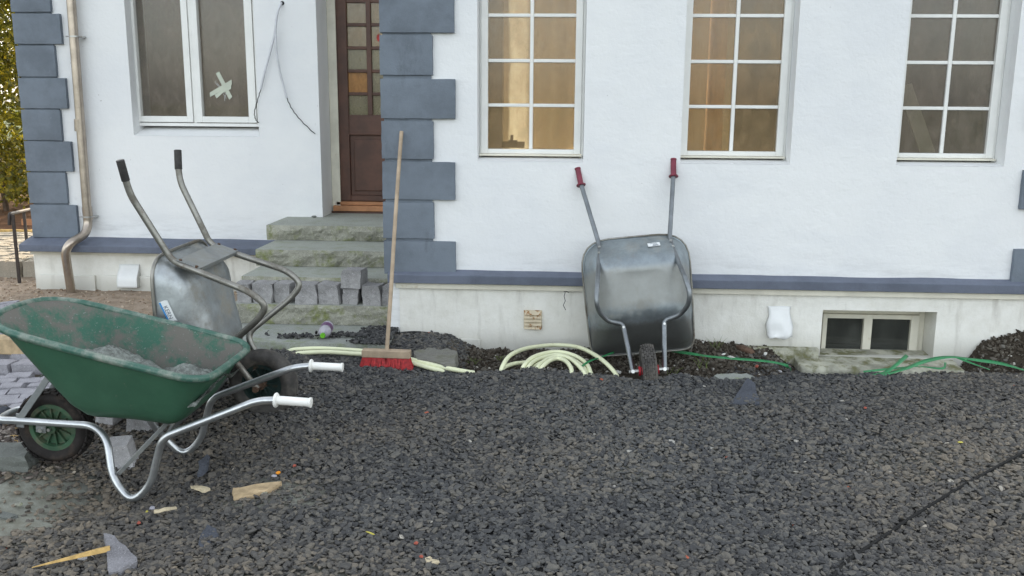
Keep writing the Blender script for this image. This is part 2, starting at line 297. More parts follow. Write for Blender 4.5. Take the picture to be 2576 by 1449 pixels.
def rock(name, c, size, m, rot=0, seed=0, parent=None, sub=2, jag=.18, flat=False, tilt=(0, 0)):
    bm = bmesh.new()
    if flat: bmesh.ops.create_cube(bm, size=2); bmesh.ops.subdivide_edges(bm, edges=bm.edges, cuts=3, use_grid_fill=True)
    else: bmesh.ops.create_icosphere(bm, subdivisions=sub, radius=1)
    for v in bm.verts:
        d = noise.noise_vector(v.co*1.3+Vector((seed*3.7, 0, 0))); e = noise.noise_vector(v.co*3.1+Vector((0, seed*2.1, 0)))
        v.co += d*jag*1.6+e*jag*.5
        v.co = Vector((v.co.x*size[0]/2, v.co.y*size[1]/2, v.co.z*size[2]/2))
    me = bpy.data.meshes.new(name); bm.to_mesh(me); bm.free(); me.materials.append(m)
    o = bpy.data.objects.new(name, me); link(o); o.location = c; o.rotation_euler = (tilt[0], tilt[1], rot)
    if parent: o.parent = parent
    return o
def sett_mesh(name, sx, sy, sz, seed, m, jag=.008):           # a hewn block: cube, rough faces, soft edges, base at z = 0
    bm = bmesh.new(); bmesh.ops.create_cube(bm, size=1); bmesh.ops.subdivide_edges(bm, edges=bm.edges, cuts=3, use_grid_fill=True)
    rnd = random.Random(seed); sk = [rnd.uniform(-.17, .17) for _ in range(4)]
    for v in bm.verts:
        x, y, z = v.co; q = 1-.12*max(0, abs(x)*2-.6)*max(0, abs(z)*2-.6)*2
        p = Vector(((x*q+sk[0]*z*.6)*sx*(1+sk[2]*z), (y+sk[1]*z*.5)*sy*(1+sk[3]*x), (z+.5+sk[0]*.25*x*(z+.5))*sz))
        p += noise.noise_vector(p*24+Vector((seed*1.7, 0, 0)))*jag*(1 if z > -.49 else .3)
        v.co = p
    me = bpy.data.meshes.new(name); bm.to_mesh(me); bm.free(); me.materials.append(m); return me

# stones and leaves past counting: one object each, instanced on its own points
def scatter(name, P, rot, scl, tone, m, label, cat, shapes=6, sub=1, jag=.45, seed=0, hull=True):
    me = bpy.data.meshes.new(name); me.vertices.add(len(P)); me.vertices.foreach_set('co', np.asarray(P, 'f').ravel())
    for nm, ty, arr in (('rot', 'FLOAT_VECTOR', rot), ('scl', 'FLOAT_VECTOR', scl), ('tone', 'FLOAT', tone)):
        a = me.attributes.new(nm, ty, 'POINT'); a.data.foreach_set('vector' if ty != 'FLOAT' else 'value', np.asarray(arr, 'f').ravel())
    me.materials.append(m); o = bpy.data.objects.new(name, me); link(o)
    g = bpy.data.node_groups.new(name+'_nodes', 'GeometryNodeTree')
    g.interface.new_socket('Geometry', in_out='INPUT', socket_type='NodeSocketGeometry'); g.interface.new_socket('Geometry', in_out='OUTPUT', socket_type='NodeSocketGeometry')
    n = g.nodes.new; L = g.links.new; gi = n('NodeGroupInput'); go = n('NodeGroupOutput'); jn = n('GeometryNodeJoinGeometry')
    for i in range(shapes):
        ic = n('GeometryNodeMeshIcoSphere'); ic.inputs['Subdivisions'].default_value = sub; ic.inputs['Radius'].default_value = .5
        sp = n('GeometryNodeSetPosition'); L(ic.outputs[0], sp.inputs[0])
        ns = n('ShaderNodeTexNoise'); ns.noise_dimensions = '4D'; ns.inputs['W'].default_value = 3.1*i+seed; ns.inputs['Scale'].default_value = 2.6; ns.inputs['Detail'].default_value = 2
        sb = n('ShaderNodeVectorMath'); sb.operation = 'SUBTRACT'; L(ns.outputs['Color'], sb.inputs[0]); sb.inputs[1].default_value = (.5, .5, .5)
        ml = n('ShaderNodeVectorMath'); ml.operation = 'SCALE'; L(sb.outputs[0], ml.inputs[0]); ml.inputs['Scale'].default_value = jag*2; L(ml.outputs[0], sp.inputs['Offset'])
        ch = n('GeometryNodeConvexHull'); L(sp.outputs[0], ch.inputs[0])
        sm = n('GeometryNodeSetMaterial'); L(ch.outputs[0] if hull else sp.outputs[0], sm.inputs[0]); sm.inputs['Material'].default_value = m
        gt = n('GeometryNodeGeometryToInstance'); L(sm.outputs[0], gt.inputs[0]); L(gt.outputs[0], jn.inputs[0])
    ip = n('GeometryNodeInstanceOnPoints'); L(gi.outputs[0], ip.inputs['Points']); L(jn.outputs[0], ip.inputs['Instance']); ip.inputs['Pick Instance'].default_value = True
    ri = n('FunctionNodeRandomValue'); ri.data_type = 'INT'; ri.inputs[4].default_value = 0; ri.inputs[5].default_value = shapes-1; L(ri.outputs[2], ip.inputs['Instance Index'])
    for nm, sock in (('rot', 'Rotation'), ('scl', 'Scale')):
        na = n('GeometryNodeInputNamedAttribute'); na.data_type = 'FLOAT_VECTOR'; na.inputs[0].default_value = nm
        if nm == 'rot':
            e = n('FunctionNodeEulerToRotation'); L(na.outputs[0], e.inputs[0]); L(e.outputs[0], ip.inputs[sock])
        else: L(na.outputs[0], ip.inputs[sock])
    L(ip.outputs[0], go.inputs[0]); md = o.modifiers.new('scatter', 'NODES'); md.node_group = g
    return tag(o, label, cat, None, 'stuff')
def stone_mat(name, stops, rough=.85, warm=None):
    N = NT(name); at = N.n('ShaderNodeAttribute'); at.attribute_type = 'INSTANCER'; at.attribute_name = 'tone'
    cr = N.n('ShaderNodeValToRGB'); N.l(at.outputs['Fac'], cr.inputs[0]); el = cr.color_ramp.elements
    while len(el) < len(stops): el.new(.5)
    for e, (p, c) in zip(el, stops): e.position = p; e.color = (*c, 1)
    c = N.mix(N.ramp(N.noise(3, 4, .7), .3, .75), cr.outputs[0], N.mix(1., cr.outputs[0], (1.45, 1.4, 1.3), 'MULTIPLY'))
    if warm:                                     # browner and bluer drifts over the yard
        px_ = N.n('ShaderNodeSeparateXYZ'); N.l(N.geo.outputs['Position'], px_.inputs[0])
        w_ = N.noise(.9, 4, .6, vec=N.geo.outputs['Position']); gx = N.math('MULTIPLY', N.math('ABSOLUTE', N.math('SUBTRACT', px_.outputs[0], .3)), .13); gy = N.math('MULTIPLY', N.math('SUBTRACT', 4.2, px_.outputs[1]), .07)
        k = N.ramp(N.math('ADD', w_, N.math('ADD', gx, gy)), .42, 1.05); c = N.mix(k, N.mix(1., c, (1.06, 1.08, 1.10), 'MULTIPLY'), N.mix(1., c, (1.30, 1.20, 1.08), 'MULTIPLY'))
    N.bsdf(c, rough, 0, None, .3); return N.m

# ================================================================== SETTING: ground
YF, YL = 6.0, 7.75                              # the two front walls: right wing, recessed left wing
EX = [(1190,938),(1340,930),(1500,945),(1620,968),(1700,955),(1850,960),(1950,945),(2100,952),(2200,945),(2576,938)]
EDGE = [onZ(*p, -.07) for p in EX]
PB = [onY(*p, YF) for p in ((1000,830),(1110,872),(1300,882),(1480,880),(1745,855),(1900,873),(2000,880),(2360,883),(2450,868),(2576,830))]
edge_x, edge_y = [p.x for p in EDGE], [p.y for p in EDGE]; pb_x, pb_z = [p.x for p in PB]+[3.6], [p.z for p in PB]+[.22]
def sstep(a, b, x): t = np.clip((x-a)/(b-a), 0, 1); return t*t*(3-2*t)
def sinoise(x, y, f, s=0): return (np.sin(x*f*1.7+s)+np.sin(y*f*2.3+s*2+1)+np.sin((x+y)*f*1.1+s*3)+np.sin((x-y*1.4)*f*2.9+s))/4
def height(x, y):
    x = np.asarray(x, float); y = np.asarray(y, float)
    g = -.15 + .08*sstep(3.6, 5.1, y) + .020*sinoise(x, y, 2.2) + .009*sinoise(x, y, 6, 2)
    g = g - .02*sstep(-1.6, -2.6, x) - .060*np.exp(-((x+1.78)/.42)**4-((y-3.86)/.48)**4)
    g = g - .06*sstep(-2.45, -2.6, x)*sstep(4.5, 4.65, y)*sstep(6.1, 6.0, y)
    ye = np.interp(x, edge_x, edge_y) + .035*sinoise(x, y, 9, 4); pz = np.interp(x, pb_x, pb_z)
    t = np.clip((y-ye)/np.maximum(.05, YF-ye), 0, 1)
    tr = -.22 + (pz+.005+.22)*np.clip(t*1.1, 0, 1)**1.6 + .012*sinoise(x, y, 11, 5) + .008*sinoise(x, y, 23, 6)
    tr = np.where(t <= 0, g, g + (tr-g)*sstep(0, .12, y-ye))
    lipm = sstep(1.35, 1.55, x)*sstep(2.75, 2.6, x)*sstep(0, .06, y-ye); tr = tr*(1-lipm) + (-.185+.006*sinoise(x, y, 23, 6))*lipm
    k = sstep(-.78, -.5, x)
    pile = g + .06*sstep(5.3, 5.95, y)*np.exp(-((x+.95)/.28)**2)
    h = pile*(1-k) + tr*k
    back = sstep(-1.6, -2.4, x)*sstep(6.0, 6.3, y); h = h*(1-back) + (-.125+.008*sinoise(x, y, 7, 3))*back
    h = h + sstep(9.2, 10.2, y)*sstep(-4.6, -5.0, x)*.16
    h = np.where(y > 6.05, np.where(x > -1.3, -.12, h), h)
    far = sstep(14, 40, np.hypot(x, y)); return h*(1-far) - .1*far
def axis(a, b, step, far):
    c = list(np.arange(a, b+1e-6, step)); d = step; lo, hi = [], []
    x = a
    while x > -far: d *= 1.35; x -= d; lo.append(x)
    d = step; x = b
    while x < far: d *= 1.35; x += d; hi.append(x)
    return np.array(lo[::-1]+c+hi)
xs = axis(-6.5, 4.0, .035, 600); ys = axis(2.0, 10.5, .035, 600)
XX, YY = np.meshgrid(xs, ys); ZZ = height(XX, YY); nx, ny = len(xs), len(ys)
verts = np.stack([XX, YY, ZZ], -1).reshape(-1, 3); idx = np.arange(nx*ny).reshape(ny, nx)
F = np.stack([idx[:-1,:-1], idx[:-1,1:], idx[1:,1:], idx[1:,:-1]], -1).reshape(-1, 4)
me = bpy.data.meshes.new('ground'); me.vertices.add(len(verts)); me.vertices.foreach_set('co', verts.astype('f').ravel())
me.loops.add(F.size); me.loops.foreach_set('vertex_index', F.ravel().astype('i')); me.polygons.add(len(F))
me.polygons.foreach_set('loop_start', (np.arange(len(F))*4).astype('i')); me.polygons.foreach_set('use_smooth', [True]*len(F)); me.update(); me.validate()
def sandmask(x, y):                              # places where fine grit lies open between the chips
    m = np.exp(-(((x+2.35)/.42)**2+((y-3.42)/.40)**2)**1.5)*1.3
    m = np.maximum(m, np.exp(-(((x-.62)/.50)**2+((y-2.80)/.20)**2)**1.5)*.95)
    m = np.maximum(m, .8*np.exp(-((x+1.2)/.30)**2-((y-3.60)/.20)**2)); m = np.maximum(m, .62*np.exp(-((x+.85)/.40)**2-((y-2.8)/.25)**2)); m = np.maximum(m, .45*np.exp(-((x-2.0)/.7)**2-((y-4.1)/.3)**2)); m = np.maximum(m, .4*np.exp(-((x-.2)/.5)**2-((y-3.9)/.18)**2))
    return np.clip(m + .28*sinoise(x, y, 13, 1)*(m > .05), 0, 1)
x, y = verts[:,0], verts[:,1]
soil = np.array([.052,.043,.033]); grit = np.array([.30,.305,.265]); tan = np.array([.40,.32,.25]); under = np.array([.028,.029,.031]); grass = np.array([.06,.08,.03])
cc = np.tile(under, (len(verts), 1)); s = sandmask(x, y)[:,None]; cc = cc*(1-s)+grit*s
ye = np.interp(x, edge_x, edge_y); tr = (sstep(0, .08, y-ye)*sstep(-.7, -.5, x))[:,None]; cc = cc*(1-tr)+soil*tr
lf = (sstep(-2.2, -2.5, x)*sstep(3.7, 4.0, y))[:,None]; cc = cc*(1-lf)+np.array([.10,.085,.07])*lf
lb = (sstep(-1.4, -2.0, x)*sstep(5.9, 6.3, y))[:,None]; cc = cc*(1-lb)+tan*lb
hb = (sstep(9.4, 9.7, y)*sstep(-3.5, -4.0, x))[:,None]; cc = cc*(1-hb)+np.array([.16,.085,.05])*hb
fr = sstep(12, 30, np.hypot(x, y))[:,None]; cc = cc*(1-fr)+grass*fr
ca = me.color_attributes.new('tint', 'FLOAT_COLOR', 'POINT'); ca.data.foreach_set('color', np.concatenate([cc, np.ones((len(cc), 1))], 1).astype('f').ravel())
N = NT('ground_soil'); at = N.n('ShaderNodeAttribute'); at.attribute_name = 'tint'; sp = N.noise(260, 4, .8); a = N.noise(9, 6, .75)
c = N.mix(N.ramp(a, .3, .7), at.outputs['Color'], N.mix(1., at.outputs['Color'], (.6, .57, .52), 'MULTIPLY')); c = N.mix(N.ramp(sp, .6, .72), c, N.mix(1., at.outputs['Color'], (1.8, 1.8, 1.75), 'MULTIPLY'))
N.bsdf(c, .95, 0, N.bump(sp, .6, .004, N.bump(N.noise(40, 5, .7), .5, .01)), .15); me.materials.append(N.m)
tag(link(bpy.data.objects.new('ground', me)), 'dark soil and grit ground under and around the chippings', 'ground', None, 'structure')
def gz(x, y): return float(height(x, y))

# ------------------------------------------------------------------ dark chippings
def stones(n, x0, x1, y0, y1, keep, smin, smax, tilt=.45, lift=.012, seed=1):
    g = np.random.default_rng(seed); x = g.uniform(x0, x1, n); y = g.uniform(y0, y1, n); k = g.random(n) < keep(x, y); x, y = x[k], y[k]; n = len(x)
    L = smin+(smax-smin)*g.random(n)**1.4; L = L*(1+.45*(g.random(n) < .05)); scl = np.stack([L, L*g.uniform(.55, .85, n), L*g.uniform(.26, .5, n)], -1)
    rot = np.stack([g.normal(0, tilt, n), g.normal(0, tilt, n), g.uniform(0, 6.28, n)], -1)
    z = height(x, y)+g.uniform(-.004, lift, n); return np.stack([x, y, z], -1), rot, scl, g.random(n), g
def keep_gravel(x, y):
    ye = np.interp(x, edge_x, edge_y) + .02*sinoise(x, y, 14, 4)
    left = sstep(-2.75, -2.35, x+.12*sinoise(x, y, 5, 2)-.3*sstep(3.2, 2.6, y))
    w = (1-.93*sandmask(x, y))*left
    trench = (x > -.62) & (y > ye)
    w = np.where(trench, 0, w)
    slabx = (x < -1.12) & (y > 5.62+.05*sinoise(x, y, 8)); w = np.where(slabx, 0, w)
    w = np.where((x < -.9) & (y > 5.93), 0, w); w = np.where((x > -1.12) & (y > 5.97), 0, w)
    # the chippings spread against the concrete lip in front of the cellar window
    lip = np.exp(-((x-1.42)/.22)**2-((y-5.5)/.22)**2)*1.4 + np.where((x > 1.42) & (x < 2.62) & (y < 5.76), 1., 0)
    w = np.where(trench, np.clip(lip, 0, 1), w)
    return w
P, ro, sc_, tn, g = stones(240000, -3.1, 3.9, 2.05, 6.0, keep_gravel, .013, .034, .34)
patch = sinoise(P[:,0], P[:,1], 1.6, 8)*.13 + .05*sstep(.5, 2.6, P[:,0]) - .03*sstep(4.2, 5.2, P[:,1])
tone = np.clip(tn*.62+.16+patch, 0, .86); tone = np.clip(tone+.28*sandmask(P[:,0], P[:,1]), 0, .88); odd = g.random(len(tone)); tone = np.where(odd < .0009, .93, tone); tone = np.where(odd > .99975, 1., tone)
MT['chips'] = stone_mat('slate_chips', [(0, (.024,.025,.027)), (.3, (.047,.048,.051)), (.5, (.070,.070,.070)), (.68, (.094,.090,.083)), (.88, (.125,.113,.097)), (.93, (.27,.26,.24)), (1, (.30,.085,.05))], .85, True)
scatter('gravel', P, ro, sc_, tone, MT['chips'], 'dark slate chippings spread over the whole yard', 'gravel', shapes=12, sub=2, jag=.60)
# loose chips kicked onto the slab below the steps
def keep_slab(x, y):
    b = 5.80+.05*np.sin(x*5+1); return np.clip(np.exp(-((y-b)/.035)**2)*sstep(-2.0, -1.7, x)*.8 + sstep(-1.42, -1.2, x)*.9*(y < 6.04), 0, 1)
P, ro, sc_, tn, g = stones(2600, -2.0, -1.12, 5.6, 6.05, keep_slab, .020, .032, seed=5); P[:,2] = -.004+g.uniform(0, .014, len(P))
scatter('loose_gravel', P, ro, sc_, tn*.5, MT['chips'], 'thin trail of black chips lying on the slab below the steps', 'gravel', shapes=6, sub=2, jag=.60, seed=2)

# ------------------------------------------------------------------ clods, crumbs and rubble of the dug strip along the wall
def keep_soil(x, y):
    ye = np.interp(x, edge_x, edge_y); return np.where((x > -.75) & (y > ye+.01) & (y < 5.985) & ~((x > 1.42) & (x < 2.62)), np.where((np.abs(x-.51) < .2) & (y < 5.6), .15, 1.), 0)
P, ro, sc_, tn, g = stones(34000, -.75, 3.9, 5.0, 6.0, keep_soil, .006, .030, .9, .008, seed=9)
sc_[:,2] *= 1.2; big = g.random(len(P)) < .03; sc_[big] *= 1.7
MT['clods'] = stone_mat('soil_clods', [(0, (.028,.023,.018)), (.45, (.060,.050,.040)), (.75, (.090,.080,.066)), (.92, (.10,.092,.08)), (.985, (.13,.125,.115)), (.995, (.38,.37,.34))], .95)
scatter('soil_clods', P, ro, sc_, tn, MT['clods'], 'brown clods and crumbs of earth dug up along the wall', 'soil', shapes=7, sub=2, jag=.6, seed=4)
# brown rubble and grit round the wheel of the green barrow
def keep_left(x, y): return np.clip(sstep(-2.25, -2.6, x)*sstep(4.75, 4.55, y)*sstep(3.55, 3.75, y)*(1-.9*sandmask(x, y)), 0, 1)
P, ro, sc_, tn, g = stones(22000, -4.2, -2.2, 3.4, 4.8, keep_left, .012, .04, .5, .012, seed=13)
MT['crumbs'] = stone_mat('brown_crumbs', [(0, (.05,.042,.038)), (.5, (.12,.10,.088)), (.8, (.19,.165,.15)), (1, (.28,.26,.24))], .95)
scatter('rubble', P, ro, sc_, tn, MT['crumbs'], 'brownish broken stone around the front wheel of the green barrow', 'rubble', shapes=6, sub=2, jag=.5, seed=6)
def keep_yard(x, y): return np.clip(sstep(-2.2, -2.9, x)*.5, 0, 1)
P, ro, sc_, tn, g = stones(9000, -6.2, -2.4, 6.1, 8.4, keep_yard, .006, .03, .6, .004, seed=17)
MT['earth_crumbs'] = stone_mat('pale_earth_crumbs', [(0, (.16,.11,.075)), (.7, (.32,.25,.185)), (1, (.45,.38,.31))], .95)
scatter('earth_crumbs', P, ro, sc_, tn, MT['earth_crumbs'], 'crumbs of tan earth on the bare ground left of the house', 'earth', shapes=5, sub=2, jag=.5, seed=7)

# ================================================================== THE HOUSE
house = thing('house', (-.8, 8, 0), 'white rendered house with grey blue quoins, tall windows and whitewashed plinth', 'house')
HO = Vector((-.8, 8, 0))
def hb(mb, name, m, **kw):                       # a part of the house, built in world coordinates
    mb.v = [v-HO for v in mb.v]; return mb.build(name, m, house, **kw)
def wall_mesh(name, X, Z, holes, Y0, Y1, m, rev=None):
    """a wall in the plane Y with rectangular openings (x0,x1,z0,z1) and their reveals"""
    xs = sorted(set([X[0], X[1]]+[h[i] for h in holes for i in (0, 1)])); zs = sorted(set([Z[0], Z[1]]+[h[i] for h in holes for i in (2, 3)])); b = MB()
    inh = lambda x, z: any(h[0] < x < h[1] and h[2] < z < h[3] for h in holes)
    for i in range(len(xs)-1):
        for j in range(len(zs)-1):
            x0, x1, z0, z1 = xs[i], xs[i+1], zs[j], zs[j+1]
            if inh((x0+x1)/2, (z0+z1)/2): continue
            b.add([(x0,Y0,z0),(x1,Y0,z0),(x1,Y0,z1),(x0,Y0,z1)], [(0,1,2,3)]); b.add([(x0,Y1,z0),(x1,Y1,z0),(x1,Y1,z1),(x0,Y1,z1)], [(3,2,1,0)])
    for (x0, x1, z0, z1) in list(holes)+[(X[0], X[1], Z[0], Z[1])]:
        b.add([(x0,Y0,z0),(x0,Y1,z0),(x0,Y1,z1),(x0,Y0,z1)], [(0,1,2,3)]); b.add([(x1,Y0,z0),(x1,Y1,z0),(x1,Y1,z1),(x1,Y0,z1)], [(3,2,1,0)])
        b.add([(x0,Y0,z0),(x1,Y0,z0),(x1,Y1,z0),(x0,Y1,z0)], [(3,2,1,0)]); b.add([(x0,Y0,z1),(x1,Y0,z1),(x1,Y1,z1),(x0,Y1,z1)], [(0,1,2,3)])
    b.v = [v-HO for v in b.v]; return mesh_obj(name, b.v, b.f, m, house)
XC, XR, XL = -1.17, 3.36, -4.63                  # corner between the wings, right end, left end
ZB = .41; ZT = 6.2
REC = .16
# window grids of the right wing, read on the glass plane
GY = YF+REC
g2 = [onY(1228,375,GY), onY(1443,375,GY)]; g3 = [onY(1727,375,GY), onY(1950,375,GY)]; g4 = [onY(2258,380,GY), onY(2475,382,GY)]
zb = onY(1340,375,GY).z; zr = [onY(1338,268,GY).z, onY(1339,155,GY).z, onY(1340,42,GY).z]; dz = (zr[2]-zr[0])/2
WIN = [(a.x, b.x) for a, b in (g2, g3, g4)]; FRW = .045
cell0, cell1 = onY(2067,800,YF).x, onY(2354,800,YF).x; cz0, cz1 = onY(2060,893,YF).z, onY(2200,781,YF).z
holes = [(a-FRW-.012, b+FRW+.018, onY(1300,407,YF).z, zb+6*dz+.1) for a, b in WIN]
wall_mesh('wall', (XC+.001, XR), (ZB, ZT), holes, YF, YF+.34, MT['wall'])
LG = YL+.17; lw = [onY(345,308,LG), onY(652,312,LG)]
lhole = (onY(300,345,YL).x+.13, onY(652,330,YL).x, onY(470,343,YL).z, 2.9)
dhole = (onY(812,545,YL).x, XC-.02, .30, 2.75)
wall_mesh('wall', (XL, XC+.02), (.31, ZT), [lhole, dhole], YL, YL+.36, MT['wall'])
b = MB(); b.box(XC, XC+.3, YF+.003, 10.3, -.6, ZT-.004); hb(b, 'wall', MT['wall'])
b = MB(); b.box(XL, XL+.3, YL+.365, 10.3, -.6, ZT); hb(b, 'wall', MT['wall'])
b = MB(); b.box(XR-.3, XR, YF+.345, 10.3, -.6, ZT); hb(b, 'wall', MT['wall'])
wall_mesh('wall', (XL, XR), (-.6, ZT), [(-.7, 1.0, .9, 3.15), (-3.2, -2.2, .9, 3.0)], 10.305, 10.6, MT['wall'])  # right-wing rear opening added to let sun in behind the sheet
b = MB(); ov = .4; zz = ZT+.01  # roof above the view, added to block the sun
b.add([(XL-ov,YL-ov,zz),(XC-ov,YL-ov,zz),(XC-ov,YF-ov,zz),(XR+ov,YF-ov,zz),(XR+ov,11,zz),(XL-ov,11,zz),(XL+1.5,9.4,zz+2.1),(XR-1.8,9,zz+2.4),(XC+.3,9,zz+2.4)],
      [(0,1,8,6),(1,2,8),(2,3,7,8),(3,4,7),(4,5,6,8,7),(5,0,6),(0,5,4,3,2,1)]); hb(b, 'unseen_roof', MT['unseen_roof'])
# plinth
wall_mesh('plinth', (XC+.07, XR+.02), (-.6, ZB-.06), [(cell0, cell1, cz0, cz1)], YF-.015, YF+.3, MT['plinth'])
b = MB(); b.box(XL-.03, XC-.01, YL-.06, YL+.3, -.6, .19); hb(b, 'plinth', MT['plinth'])
for x0, x1 in ((XL+.02, XL+.52), (XL+.57, XL+1.3)):   # step-out course at the foot of the left plinth
    p0 = onY(120,690,YL-.06); b = MB(); b.box(x0, x1, YL-.085, YL-.061, -.6, p0.z); hb(b, 'plinth_course', MT['plinth'], bevel=.004)
b = MB(); b.box(XC+.08, -.55, YF-.04, YF-.016, -.3, onY(1150,838,YF).z-.03); hb(b, 'plinth_course', MT['plinth'], bevel=.006)
b = MB(); b.box(1.05, cell0-.02, YF-.07, YF-.016, -.3, onY(1900,872,YF-.05).z); hb(b, 'footing', MT['concrete'], bevel=.01)
# string course with a sloping top over each plinth
def band(x0, x1, Y, out, ztop, zf, zbot, endl=0, endr=0):
    b = MB(); n = max(2, int((x1-x0)/.12)); S = []
    for i in range(n+1):
        x = x0+(x1-x0)*i/n; j = noise.noise(Vector((x*2.3, Y, 0)))*.006; k = noise.noise(Vector((x*1.7, Y, 5)))*.005
        S.append([(x, Y+.02, ztop+j), (x, Y, ztop+j), (x, Y-out, zf+k), (x, Y-out+.004, zbot+k*.5), (x, Y+.02, zbot+k*.5)])
    b.loft(S, True, True); hb(b, 'string_course', MT['band'], bevel=.004)
def sill_strip(x0, x1, Y, z): b = MB(); b.box(x0, x1, Y-.012, Y+.02, z-.035, z); hb(b, 'plinth_ledge', MT['cream'])
a = onY(1257,681,YF); bq = onY(1257,695,YF-.075); cq = onY(1257,717,YF-.075)
band(XC-.0, XR+.08, YF, .075, a.z, bq.z, cq.z); sill_strip(XC+.05, XR+.04, YF-.03, cq.z-.004)
a = onY(334,598,YL); bq = onY(334,620.8,YL-.19); cq = onY(334,637.5,YL-.19)
band(onY(47,628,YL-.19).x, XC, YL, .19, a.z, bq.z, cq.z); sill_strip(XL-.04, XC-.02, YL-.075, cq.z-.004)
# quoins: every block a piece
def quoin(x0, x1, y0, y1, z0, z1):
    bm = bmesh.new(); bmesh.ops.create_cube(bm, size=1); bmesh.ops.subdivide_edges(bm, edges=bm.edges, cuts=9, use_grid_fill=True); c_ = Vector(((x0+x1)/2, (y0+y1)/2, (z0+z1)/2))
    for v in bm.verts:
        e = sorted(abs(a_) for a_ in v.co); ed = 1 if e[1] > .46 else 0            # near an edge: worn back a little
        p = Vector((v.co.x*(x1-x0), v.co.y*(y1-y0), v.co.z*(z1-z0)))+c_; n_ = noise.noise_vector(p*7)*.0016+noise.noise_vector(p*23)*.0014
        v.co = p-HO+n_-(p-c_).normalized()*(.0045*ed*(.6+noise.noise(p*16)))
    me = bpy.data.meshes.new('quoin'); bm.to_mesh(me); bm.free(); me.materials.append(MT['quoin']); o = bpy.data.objects.new('quoin', me); link(o); o.parent = house; me.polygons.foreach_set('use_smooth', [True]*len(me.polygons)); me.set_sharp_from_angle(angle=R(50)); return o
QLG, QSH = onY(1145,300,YF-.032).x, onY(1090,350,YF-.032).x; rows = [(607,689,1),(509,600,0),(407,502,1),(305,400,0),(198,298,1),(88,189,0),(-12,82,1)]
for k, (y0, y1, lng) in enumerate(rows):
    z1, z0 = onY(1030, y0, YF-.03).z, onY(1030, y1, YF-.03).z
    if k == 0: z0 = onY(1030, 690, YF-.03).z
    quoin(XC-.03, QLG+(random.uniform(-.004, .004)) if lng else QSH, YF-.032, YF+.55, z0, z1)
zq = onY(1030,-12,YF-.03).z+.02; k = 0
while zq < 3.2: quoin(XC-.03, QSH if k%2 == 0 else QLG, YF-.032, YF+.55, zq, zq+.253); zq += .272; k += 1
b = MB(); b.box(XC-.012, QSH-.012, YF-.014, YF+.5, .42, 3.2); hb(b, 'quoin_backing', MT['quoin'])
rows = [(515,597,1),(434,511,0),(355,431,1),(276,353,0),(196,273,1),(115,193,0),(34,111,1),(-50,30,0)]
for y0, y1, lng in rows:
    z1, z0 = onY(100, y0, YL-.03).z, onY(100, y1, YL-.03).z
    quoin(XL-.035, onY(172,300,YL).x+.02 if lng else onY(143,140,YL).x+.0, YL-.035, YL+(.30 if lng else .5), z0, z1)
b = MB(); b.box(XL-.012, onY(143,140,YL).x-.012, YL-.014, YL+.3, .30, 2.6); hb(b, 'quoin_backing', MT['quoin'])
for y0, y1, lng in ((627,711,1), (530,622,0), (428,527,1), (328,424,0), (228,324,1), (128,224,0), (28,124,1), (-72,24,0)):   # right end of the wing, mostly out of the picture
    z1, z0 = onY(2560, y0, YF-.03).z, onY(2560, y1, YF-.03).z
    quoin(onY(2543,670,YF).x if lng else onY(2543,670,YF).x+.13, XR+.03, YF-.032, YF+.4, z0, z1)
# windows of the right wing
def pane(x0, x1, z0, z1, Y, parent, m):
    b = MB(); b.box(x0, x1, Y-.002, Y+.002, z0, z1); b.v = [v-HO for v in b.v]; return b.build('pane', m, parent)
def bar(parent, x0, x1, y0, y1, z0, z1, m, name='glazing_bar', bev=.004):
    b = MB(); b.box(x0, x1, y0, y1, z0, z1); b.v = [v-HO for v in b.v]; return b.build(name, m, parent, bevel=bev)
for wi, (x0, x1) in enumerate(WIN):
    zt = zb+6*dz; b = MB(); F2 = FRW; FB = .030; Yf = GY-.03
    b.box(x0-F2, x0, Yf, Yf+.08, zb-FB, zt+F2); b.box(x1, x1+F2, Yf, Yf+.08, zb-FB, zt+F2); b.box(x0, x1, Yf, Yf+.08, zb-FB, zb); b.box(x0, x1, Yf, Yf+.08, zt, zt+F2)
    hq = holes[wi]; b.box(hq[0]+.0005, x0-F2-.0005, Yf+.012, Yf+.08, hq[2], zt+F2); b.box(x1+F2+.0005, hq[1]-.0005, Yf+.012, Yf+.08, hq[2], zt+F2)
    w = hb(b, 'window', MT['frame'], bevel=.003)
    xm = (x0+x1)/2
    bar(w, xm-.012, xm+.012, GY-.016, GY+.016, zb, zt, MT['frame'])
    for k in range(1, 6):
        for a, c in ((x0, xm-.0125), (xm+.0125, x1)): bar(w, a, c, GY-.014, GY+.014, zb+k*dz-.011, zb+k*dz+.011, MT['frame'])
    for k in range(6):
        for a, c in ((x0, xm-.013), (xm+.013, x1)): pane(a, c, zb+k*dz+(.0115 if k else .001), zb+(k+1)*dz-.0115, GY, w, MT['glass_grey' if wi == 2 else 'glass'])
    b = MB(); b.box(x0-F2-.01, x1+F2+.01, Yf-.03, Yf+.02, zb-FB-.014, zb-FB-.001); b.v = [v-HO for v in b.v]; b.build('drip_bar', MT['cream'], w, bevel=.003)
    hz = holes[wi]; b = MB(); zi = zb-FB-.015       # sloping rendered sill
    b.add([(hz[0],YF+.001,hz[2]+.001),(hz[1],YF+.001,hz[2]+.001),(hz[1],GY+.06,hz[2]+.001),(hz[0],GY+.06,hz[2]+.001),(hz[0],YF+.001,hz[2]+.004),(hz[1],YF+.001,hz[2]+.004),(hz[1],GY+.06,zi),(hz[0],GY+.06,zi)],
          [(0,3,2,1),(4,5,6,7),(0,1,5,4),(1,2,6,5),(2,3,7,6),(3,0,4,7)]); hb(b, 'sill', MT['wall'])
